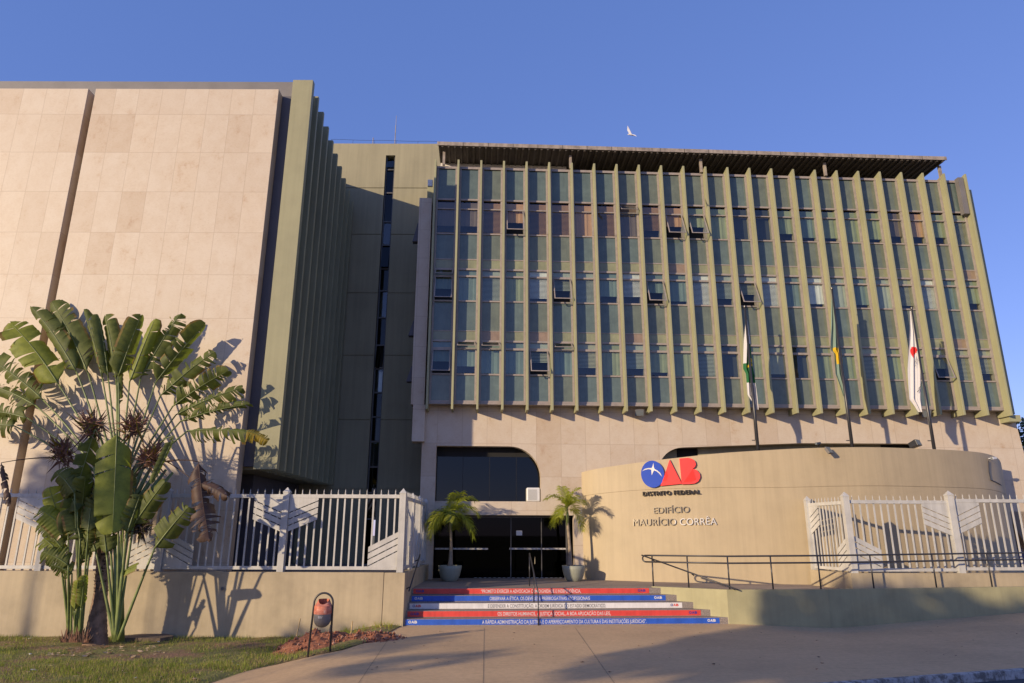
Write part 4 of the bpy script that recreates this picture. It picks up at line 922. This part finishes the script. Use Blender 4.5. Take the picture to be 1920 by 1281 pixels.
# ================================================================== TRAVELLER'S PALM
rl=random.Random(21); FAN=True
def big_leaf(parent,start,tip,wid,Ys,Yt,base=None,Yb=None,mat='leaf',tears=4,face=0.0,droop=.15,prad=.022,asym=(1,1),fold=.25,split=.0,curl=0,name='leaf',bend=None):
    """blade between start and tip (measured points) with a petiole from base"""
    if FAN: Ys+=1.25; Yt+=1.45; wid*=.92; tears=int(tears*1.4)+2
    S=aty(*start,Ys); T_=aty(*tip,Yt); ln=(T_-S).length
    mb=MB(); ax=(T_-S).normalized()
    view=(S-EYE).normalized(); side=ax.cross(view).normalized(); nrm=side.cross(ax).normalized()
    ca,sa=math.cos(face),math.sin(face); side,nrm=side*ca+nrm*sa,nrm*ca-side*sa
    sag=Vector((0,0,-1))*droop*ln
    def mid(t): return S+(T_-S)*t-sag*math.sin(math.pi*t)*.6
    W=wid/F*Ys*.97*.5
    def prof(t):
        a=min(1,(t/.13))**.6; b=(1-max(0,(t-.78)/.22)**2.2)**.5 if t<1 else 0
        return W*a*b*(1-.12*t)
    NS=44
    for sgn,asy in ((1,asym[0]),(-1,asym[1])):
        cuts=sorted(rl.sample(range(3,NS-2),min(tears,NS-6))) if tears else []
        segs=[];p=0
        for c in cuts+[NS]: segs.append((p,c)); p=c
        for a,b in segs:
            if b<=a: continue
            dr=rl.uniform(-.15,.6)*min(1,tears/5)*split+fold; sh=rl.uniform(-.04,.05)*min(1,tears/6); gap=rl.uniform(.004,.030) if tears else 0
            vs=[];NW=7; trim=rl.uniform(.86,1.0) if tears else 1
            for i in range(a,b+1):
                t=i/NS; m0=mid(t); w=prof(min(t,.999))*asy*trim
                for k in range(NW):
                    f=k/(NW-1); ang=dr*f*1.1+ (curl*f*f); ts=t+sh*f+( gap*f if i==a and a>0 else (-gap*f if i==b and b<NS else 0))
                    mm_=mid(max(0,min(1.03,ts+.045*f)))
                    jag=0.0
                    if f>.8 and tears>3: jag=rl.uniform(-.02,.02)*W
                    pnt=mm_+side*sgn*w*f*math.cos(ang)-nrm*(-1)*w*f*math.sin(ang)*1.0+nrm*(.012*math.sin(t*60)*f)+side*sgn*jag
                    vs.append(pnt)
            nn_=b-a
            mb.add(vs,[(i*NW+k,(i+1)*NW+k,(i+1)*NW+k+1,i*NW+k+1) for i in range(nn_) for k in range(NW-2)],0)
            mb.add([v for v in vs],[(i*NW+NW-2,(i+1)*NW+NW-2,(i+1)*NW+NW-1,i*NW+NW-1) for i in range(nn_)],0 if rl.random()<.6 else 2)
    mb.tube([mid(t)+nrm*-.004 for t in lin(0,.97,12)],[prad*.75*(1-.8*t) for t in lin(0,.97,12)],6,1)
    if base:
        Bs=aty(*base,(Yb if Yb else Ys)+(.45 if FAN else 0)); 
        v1=(S-Bs); b1=Bs+v1*.5+(Vector(bend) if bend else Vector((0,0,.06*v1.length*abs(v1.normalized().x))))
        pts=[(Bs*(1-t)**2+b1*2*t*(1-t)+S*t*t) for t in lin(0,1,12)]
        mb.tube(pts,[prad*(1.5-.75*t) for t in lin(0,1,12)],8,1)
    return mb.build(name,[M[mat],M['petiole'] if mat!='leaf_dead' else M['leaf_dead'],M['leaf_edge'] if mat!='leaf_dead' else M['leaf_dead']],parent,smooth=True)
PY=18.55
tb=aty(178,1208,PY); tp=thing('travellers_palm',"large traveller's palm with a wide fan of torn leaves before the white fence",'palm tree',(tb.x,PY,tb.z))
m=MB(); tr_=[(178,1214,.30),(180,1190,.25),(184,1150,.19),(189,1110,.155),(192,1060,.14),(193,1010,.14),(194,970,.16),(200,930,.20),(210,900,.16)]
P_=[aty(a,b,PY) for a,b,_ in tr_]; pts=[];rad=[]
for i in range(len(P_)-1):
    for q_ in range(8):
        f_=q_/8; pts.append(P_[i].lerp(P_[i+1],f_)); rad.append((tr_[i][2]*(1-f_)+tr_[i+1][2]*f_)*(1+.05*(q_%2)))
m.tube(pts,rad,16); m.build('trunk',M['bark'],tp,smooth=True)
m=MB(); q=random.Random(4)
for _ in range(420): # ragged sheath scars on the upper trunk
    f_=q.uniform(.38,1); i=min(int(f_*(len(pts)-1)),len(pts)-2); c=pts[i]; a=q.uniform(0,6.28); r=rad[i]; d=Vector((math.cos(a),math.sin(a),0)); s_=Vector((-math.sin(a),math.cos(a),0))*.03
    b0=c+d*r*.97; m.add([b0-s_,b0+s_,b0+d*q.uniform(.02,.07)+Vector((0,0,q.uniform(.03,.09)))],[(0,1,2)])
m.build('bark_scales',M['bark_dark'],tp)
LV=[ # start, tip, width px, Ys,Yt, material, tears, face, fold, asym
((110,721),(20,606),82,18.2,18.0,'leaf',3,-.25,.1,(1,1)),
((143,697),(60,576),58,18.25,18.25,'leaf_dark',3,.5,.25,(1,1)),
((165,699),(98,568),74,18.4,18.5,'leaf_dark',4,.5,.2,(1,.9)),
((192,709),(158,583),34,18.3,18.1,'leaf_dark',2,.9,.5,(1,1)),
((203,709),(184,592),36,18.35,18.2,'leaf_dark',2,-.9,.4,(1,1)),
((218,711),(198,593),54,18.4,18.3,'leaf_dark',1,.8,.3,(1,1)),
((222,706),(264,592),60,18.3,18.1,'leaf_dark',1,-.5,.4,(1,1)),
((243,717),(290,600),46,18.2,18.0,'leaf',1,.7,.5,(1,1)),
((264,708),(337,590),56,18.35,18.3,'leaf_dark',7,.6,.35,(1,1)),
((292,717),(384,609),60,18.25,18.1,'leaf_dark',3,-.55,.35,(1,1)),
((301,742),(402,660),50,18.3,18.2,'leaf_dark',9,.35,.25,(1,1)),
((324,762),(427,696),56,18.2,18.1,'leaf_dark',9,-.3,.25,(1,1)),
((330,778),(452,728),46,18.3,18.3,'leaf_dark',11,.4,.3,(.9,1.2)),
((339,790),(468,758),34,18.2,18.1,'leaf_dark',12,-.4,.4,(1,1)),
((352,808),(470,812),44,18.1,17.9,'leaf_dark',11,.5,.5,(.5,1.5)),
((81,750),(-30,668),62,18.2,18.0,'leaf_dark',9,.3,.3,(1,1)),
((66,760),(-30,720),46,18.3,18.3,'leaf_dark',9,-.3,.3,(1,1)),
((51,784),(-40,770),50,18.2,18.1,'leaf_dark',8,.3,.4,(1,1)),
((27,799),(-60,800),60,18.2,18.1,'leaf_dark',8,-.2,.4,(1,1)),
]
origin=(224,902)
for k,(a,b,w_,y0_,y1_,mt,te,fc,fo,asy) in enumerate(LV):
    t=(k if k<15 else 0); bx0=origin[0]+(a[0]-224)*.10
    big_leaf(tp,a,b,w_,y0_,y1_,(bx0,origin[1]-6+abs(a[0]-224)*.10),18.3,mt,te,fc*.8,.06,.026,asy,fo,1.0)
big_leaf(tp,(462,808),(502,826),40,17.95,17.9,None,None,'leaf_yellow',5,.4,.1,.012,(.8,1.2),.4,1)
# spear leaf in the middle of the fan
big_leaf(tp,(219,765),(222,690),24,18.3,18.3,(222,900),18.3,'leaf_dark',0,1.0,0,.03,(1,1),.7)
FAN=False
# drooping front leaves
big_leaf(tp,(219,812),(211,995),76,17.7,17.5,(222,880),18.2,'leaf',3,.15,.02,.02,(1,1),.22,.8,bend=(0,-.25,.75))
big_leaf(tp,(327,817),(286,905),20,18.0,17.8,(245,900),18.2,'leaf_dark',2,.6,.0,.016,(1,1),.5,1,bend=(0,0,.5))
big_leaf(tp,(178,805),(118,1000),70,18.0,17.9,(205,890),18.2,'leaf_dark',9,.5,.0,.02,(1,.6),.3,1,bend=(0,0,.35))
big_leaf(tp,(372,866),(392,1010),64,18.1,18.0,(262,880),18.25,'leaf_dead',16,.3,-.1,.016,(1.2,1),.5,1.4,bend=(0,0,.25))
big_leaf(tp,(367,905),(425,930),44,18.1,18.0,(300,858),18.25,'leaf_dead',12,.3,.1,.012,(1.2,1),.6,1.4)
big_leaf(tp,(2,868),(18,945),20,18.1,18.0,(110,858),18.25,'leaf_dead',6,.3,.1,.012,(1,1),.8,1.4)
big_leaf(tp,(252,925),(240,1000),40,18.0,18.0,(228,890),18.1,'leaf_dark',5,-.5,.0,.016,(1,1),.5,1)
# fan sheath: stacked leaf bases
m=MB()
for k in range(-8,9):
    x=224+k*6.5; top=aty(224+k*12.5,842+abs(k)*5.5,18.85); bot=aty(214+k*2.0,960+abs(k)*2,18.5)
    m.tube([bot,bot.lerp(top,.5)+Vector((k*.012,0,-.02)),top],[.06,.062,.034],8)
m.build('fan_base',M['petiole'],tp,smooth=True)
for (x,y,r,dx) in ((172,802,38,0),(252,802,37,0),(116,850,34,0),(284,858,34,1),(190,925,22,0),(262,990,26,0)):
    m=MB(); c=aty(x,y,18.1); q=random.Random(x); rr=r/F*18*.9
    for _ in range(150):
        d=Vector((q.gauss(0,1),q.gauss(0,.7),q.gauss(.35,1))).normalized(); l=rr*q.uniform(.55,1.25); s_=d.orthogonal().normalized()*.022*q.uniform(.6,1.6); e_=d.cross(s_).normalized()*.012
        o_=c+d*rr*.1+Vector((q.uniform(-.5,.5),q.uniform(-.4,.4),q.uniform(-.5,.5)))*rr*.8
        m.add([o_-s_,o_+s_,o_+e_,o_+d*l],[(0,1,3),(1,2,3),(2,0,3)],0 if q.random()<.8 else 1)
    m.build('flower_bunch',[M['dry'] if r>26 else M['bark_dark'],M['leaf_yellow']],tp)
# young shoots at the foot
y1=thing('young_palm_clump','young leafy shoots crowding the left foot of the traveller\'s palm','plant',tuple(aty(125,1205,18.2)))
for a,b,w_,bs,mt,te,fc in (((112,985),(92,915),56,(145,1195),'leaf',5,.2),((150,945),(150,880),60,(150,1195),'leaf_dark',3,-.3),((172,985),(190,915),56,(152,1195),'leaf_dark',4,.3),((112,1040),(82,1010),50,(130,1195),'leaf',8,-.2),((140,925),(105,885),60,(150,1195),'leaf_dark',3,.4),((128,1000),(75,955),50,(130,1190),'leaf',6,-.3),((118,1030),(72,985),48,(128,1195),'leaf_dark',8,.4),((128,1060),(80,1035),50,(128,1198),'leaf_dark',9,.2),((135,1075),(95,1060),40,(133,1200),'leaf_dark',8,.2),((150,1010),(135,950),50,(142,1200),'leaf_dark',6,-.4),((165,1000),(172,930),44,(150,1200),'leaf_dark',2,.5),((150,1060),(165,1000),36,(148,1200),'leaf_dark',3,.5),((140,1145),(146,1090),24,(140,1195),'leaf',1,.3),((152,1140),(158,1080),24,(150,1200),'leaf',1,-.3),((150,985),(160,895),50,(152,1190),'leaf_dark',5,-.2),((145,960),(120,905),46,(150,1190),'leaf_dark',2,.3)):
    big_leaf(y1,a,b,w_,17.95+rl.uniform(-.2,.25),17.9+rl.uniform(-.25,.2),bs,18.2,mt,te,fc,.08,.022,(1,1),.35,1)
m=MB(); q=random.Random(8)
for _ in range(90):
    c=aty(q.uniform(115,165),1205,18.15); h=q.uniform(.1,.42); m.add([c+Vector((-.03,0,0)),c+Vector((.03,0,0)),c+Vector((q.uniform(-.12,.12),q.uniform(-.1,.1),h))],[(0,1,2)],q.choice([0,1]))
m.build('dead_sheath',[M['dry'],M['leaf_dead']],y1)
y2=thing('young_palm_clump','tall upright green stems and leaves at the right foot of the traveller\'s palm','plant',tuple(aty(215,1205,18.1)))
for a,b,w_,bs,mt,te,fc in (((222,985),(222,915),40,(220,1200),'leaf_dark',2,.4),((238,1000),(262,930),44,(216,1203),'leaf_dark',4,-.4),((250,985),(308,905),52,(218,1203),'leaf_dark',5,.3),((290,1028),(352,952),58,(222,1200),'leaf_dark',7,.2),((200,1040),(190,960),50,(216,1200),'leaf_dark',3,.5),((205,990),(195,930),40,(218,1200),'leaf',2,-.5),((180,1035),(160,985),44,(214,1198),'leaf_dark',1,.4),((228,1075),(256,1061),22,(214,1203),'leaf',0,.9),((232,960),(236,890),44,(217,1203),'leaf_dark',4,.3)):
    big_leaf(y2,a,b,w_,17.9+rl.uniform(-.2,.2),17.85+rl.uniform(-.2,.2),bs,18.05,mt,te,fc,.04,.030,(1,1),.3,1)
for k in range(7):
    m=MB(); a=aty(216+k*2.4,1203,18.05+.03*k); b=aty(212+k*5.0,1010-rl.uniform(-15,40),18.0); m.tube([a,a.lerp(b,.5)+Vector((-.02*k+.03,0,0)),b],[.045,.032,.018],8); m.build('stem',M['petiole'],y2,smooth=True)
# ================================================================== POTTED PALMS
def planter(P,w,h,label):
    o=thing('planter',label,'planter',tuple(P),'planters beside the entrance doors'); mb=MB(); nn_=28
    prof=[(.60,0),(.66,.02),(.84,h*.35),(.96,h*.75),(1.0,h),(.93,h),(.90,h-.05)]
    mb.lathe(P,[(r*w/2,z) for r,z in prof],nn_); mb.build('bowl',M['planter'],o,smooth=True)
    mb=MB(); mb.lathe(P,[(.001,h-.06),(w/2*.93,h-.06)],nn_); mb.build('soil',M['soil'],o); return o
def palm_small(P,H,fl,label,seed,nf=15,lean=0):
    o=thing('palm',label,'palm tree',tuple(P),'small palms in planters'); q=random.Random(seed)
    top=P+Vector((lean,0,H)); mb=MB(); pts=[P.lerp(top,t)+Vector((.02*math.sin(t*5),0,0)) for t in lin(0,1,12)]
    mb.tube(pts,[.11,.085,.07,.062,.056,.052,.05,.05,.048,.045,.04,.035],10); mb.build('trunk',M['palm_trunk'],o,smooth=True)
    mb=MB(); mb.tube([top-Vector((0,0,.55)),top-Vector((0,0,.2)),top],[.045,.055,.03],10); mb.build('crownshaft',M['petiole'],o,smooth=True)
    for k in range(nf):
        az=k*2.4+q.uniform(-.3,.3); el=q.uniform(.35,1.45) if k<nf-2 else q.uniform(-.1,.3); L_=fl*q.uniform(.8,1.05); d=Vector((math.cos(az)*math.cos(el),math.sin(az)*math.cos(el),math.sin(el)))
        spine=[top]; v=d.copy(); n_=16
        for j in range(n_):
            spine.append(spine[-1]+v*L_/n_); v=(v+Vector((0,0,-.145-.03*(1-el)))).normalized()
        mb=MB(); mb.tube(spine,[.012*(1-.8*j/n_) for j in range(n_+1)],5,1)
        for j in range(2,n_+1):
            for sub in (0,.5):
                if j+sub>n_: continue
                c=spine[j].lerp(spine[min(j+1,n_)],sub); t=(spine[min(j+1,n_)]-spine[j-1]).normalized(); sd_=t.cross(Vector((0,0,1))); sd_=sd_.normalized() if sd_.length>.05 else Vector((1,0,0)); up=sd_.cross(t)
                ll=.46*fl*.85*math.sin(math.pi*(.12+.80*j/n_))**.7*q.uniform(.85,1.1)
                for sg_ in (1,-1):
                    dd=(sd_*sg_*.85+t*.65+up*q.uniform(-.1,.35)).normalized(); m1=c+dd*ll*.55; e_=c+dd*ll+Vector((0,0,-ll*.35)); wv=t*.0125
                    mb.add([c-wv,c+wv,m1+wv*1.2,m1-wv*1.2,e_],[(0,1,2,3),(3,2,4)],0)
        mb.build('frond',[M['frond'],M['petiole']],o)
    return o
p1=aty(843,1090,24.4); p1.z=ZP; planter(p1,.80,.50,'grey-green planter bowl on the left of the entrance doors')
p1t=aty(847,966,24.4); palm_small(p1+Vector((0,0,.42)),p1t.z-ZP-.42,1.25,'fuller small palm in the planter on the left of the doors',3,14)
p2=aty(1076,1089,24.6); p2.z=ZP; planter(p2,.80,.50,'grey-green planter bowl against the curved wall on the right of the doors')
p2t=aty(1068,955,24.6); palm_small(p2+Vector((-.12,0,.42)),p2t.z-ZP-.42,1.05,'sparser twin-trunk small palm in the planter on the right of the doors',8,10,lean=-.06)
# ================================================================== TREES, PARKED CAR
def tree(base,H,cr,n,label,seed,leaf=.22,group=None,trunk_r=.25,mat='tree_leaf'):
    o=thing('tree',label,'tree',tuple(base),group); q=random.Random(seed); base=Vector(base)
    mb=MB(); cc=[Vector(c[:3]) for c in cr]; mid_=sum(cc,Vector())/len(cc); fork=base+(mid_-base)*.45; fork.z=base.z+H*.4
    mb.tube([base,base.lerp(fork,.5)+Vector((.1,0,0)),fork],[trunk_r,trunk_r*.8,trunk_r*.65],10)
    for c in cc: mb.tube([fork,fork.lerp(c,.5)+Vector((q.uniform(-.3,.3),q.uniform(-.3,.3),.2)),c],[trunk_r*.5,trunk_r*.3,trunk_r*.08],7)
    mb.build('trunk',M['bark'],o,smooth=True)
    mb=MB()
    for (cx,cy,cz,rx,ry,rz) in cr:
        for _ in range(n):
            d=Vector((q.gauss(0,1),q.gauss(0,1),q.gauss(0,1))).normalized()*q.random()**.38
            if noise.noise(Vector((cx+d.x*2.2,cy+d.y*2.2,cz+d.z*2.2)))<-.12: continue
            p=Vector((cx+d.x*rx,cy+d.y*ry,cz+d.z*rz)); a=Vector((q.gauss(0,1),q.gauss(0,1),q.gauss(0,1))).normalized(); b=a.orthogonal().normalized(); s_=leaf*q.uniform(.5,1.2)
            mb.add([p-a*s_,p+b*s_*.45,p+a*s_,p-b*s_*.45],[(0,1,2,3)])
    mb.build('crown',M[mat],o); return o
tree((28.5,36,0),10,[(27.3,36,7.0,1.5,2,1.4),(28.6,37,5.8,2.0,2,1.8),(26.9,36,4.6,1.4,1.5,1.9),(28.8,36,7.6,1.8,2,1.6),(27.2,36,2.6,1.6,2,1.8)],3600,'dark bushy tree behind the right edge of the office block',5,.16)
# unseen trees across the street, the wide crown shaped to throw the evening shade
vw=Vector((.669,-.743,0)); va=Vector((.743,.669,0))
def sp_(w,a,z): v=vw*w+va*a; return (v.x,v.y,z)
ct=[]
for w,z,r in ((-8.95,8.5,1.75),(-7.4,8.7,1.7),(-5.5,8.6,1.9),(-3.4,8.6,1.9),(-1.3,8.6,1.9),(.8,8.6,1.9),(2.9,8.6,1.9)):
    x,y,_=sp_(w,-16,0); ct.append((x,y,z,r,r,2.2))
tree(sp_(-3,-16,-.5),8,ct,4200,'unseen wide shade tree across the street',12,.25,None,.3)
for w,z,r,sd_ in ((-23.3,9.75,1.45,31),(-20.9,9.6,1.3,32)):
    x,y,_=sp_(w,-20,0); tree((x,y,-.5),9.5,[(x,y,z,r,r,1.35),(x+.4,y+.5,z+.1,r*.8,r*.8,1.2)],520,'slim round-crowned street tree across the road',sd_,.26,'street trees across the road',.12)
M['car_paint']=flat('dark_blue_car_paint',(.015,.02,.12),.2); M['car_glass']=flat('car_glass',(.02,.025,.05),.05); M['tyre']=flat('tyre_rubber',(.02,.02,.02),.8)
car_x=cars+1.1
co=fp(car_x,.9,-2.5); car=thing('parked_car','dark blue car parked in the opening at the far right behind the fence','car',tuple(co))
prof=[(-2.0,.35),(-2.05,.75),(-1.9,.95),(-1.3,1.02),(-.75,1.45),(.75,1.5),(1.35,1.08),(2.05,.95),(2.1,.4)]
m=MB()
def cpt_(s,z,w): 
    inn=.12 if z>1.1 else 0
    return fp(car_x+s*.9+.9,.86+z*.95,-2.5+w*(.85-inn))
k=len(prof); m.add([cpt_(s,z,1) for s,z in prof]+[cpt_(s,z,-1) for s,z in prof],[(i,(i+1)%k,k+(i+1)%k,k+i) for i in range(k)]+[tuple(range(k)),tuple(reversed(range(k,2*k)))]); m.build('body',M['car_paint'],car,bevel=.03)
m=MB(); m.add([fp(car_x+s*.9+.9,.86+z*.95,-2.5+.86) for s,z in ((-1.15,1.06),(1.15,1.1),(.7,1.42),(-.7,1.38))],[(0,1,2,3)]); m.build('side_window',M['car_glass'],car)
for s in (-1.3,1.3):
    m=MB(); m.tube([fp(car_x+s*.9+.9,.86+.3,-1.85),fp(car_x+s*.9+.9,.86+.3,-1.6)],.30,20); m.build('wheel',M['tyre'],car)
m=MB(); m.fbox(cars-.3,se+3,.8,3.25,-6,-5.9); m.fbox(cars-.31,cars-.3,.8,3.25,-6,-.36); m.build('garage_wall',M['dark_frame'],B)
x,y,_=sp_(-13.2,-16,0)
tree((x,y,-.5),6,[(*sp_(-12.0,-16,6.1),.9,.9,.5),(*sp_(-14.2,-17,6.4),1.0,1.0,.45),(*sp_(-17.6,-16,5.9),1.3,1.3,.5)],260,'small unseen sparse tree added across the road for shadow streaks',15,.2,None,.12)  # sparse leaf clusters added to streak the pavement with shade
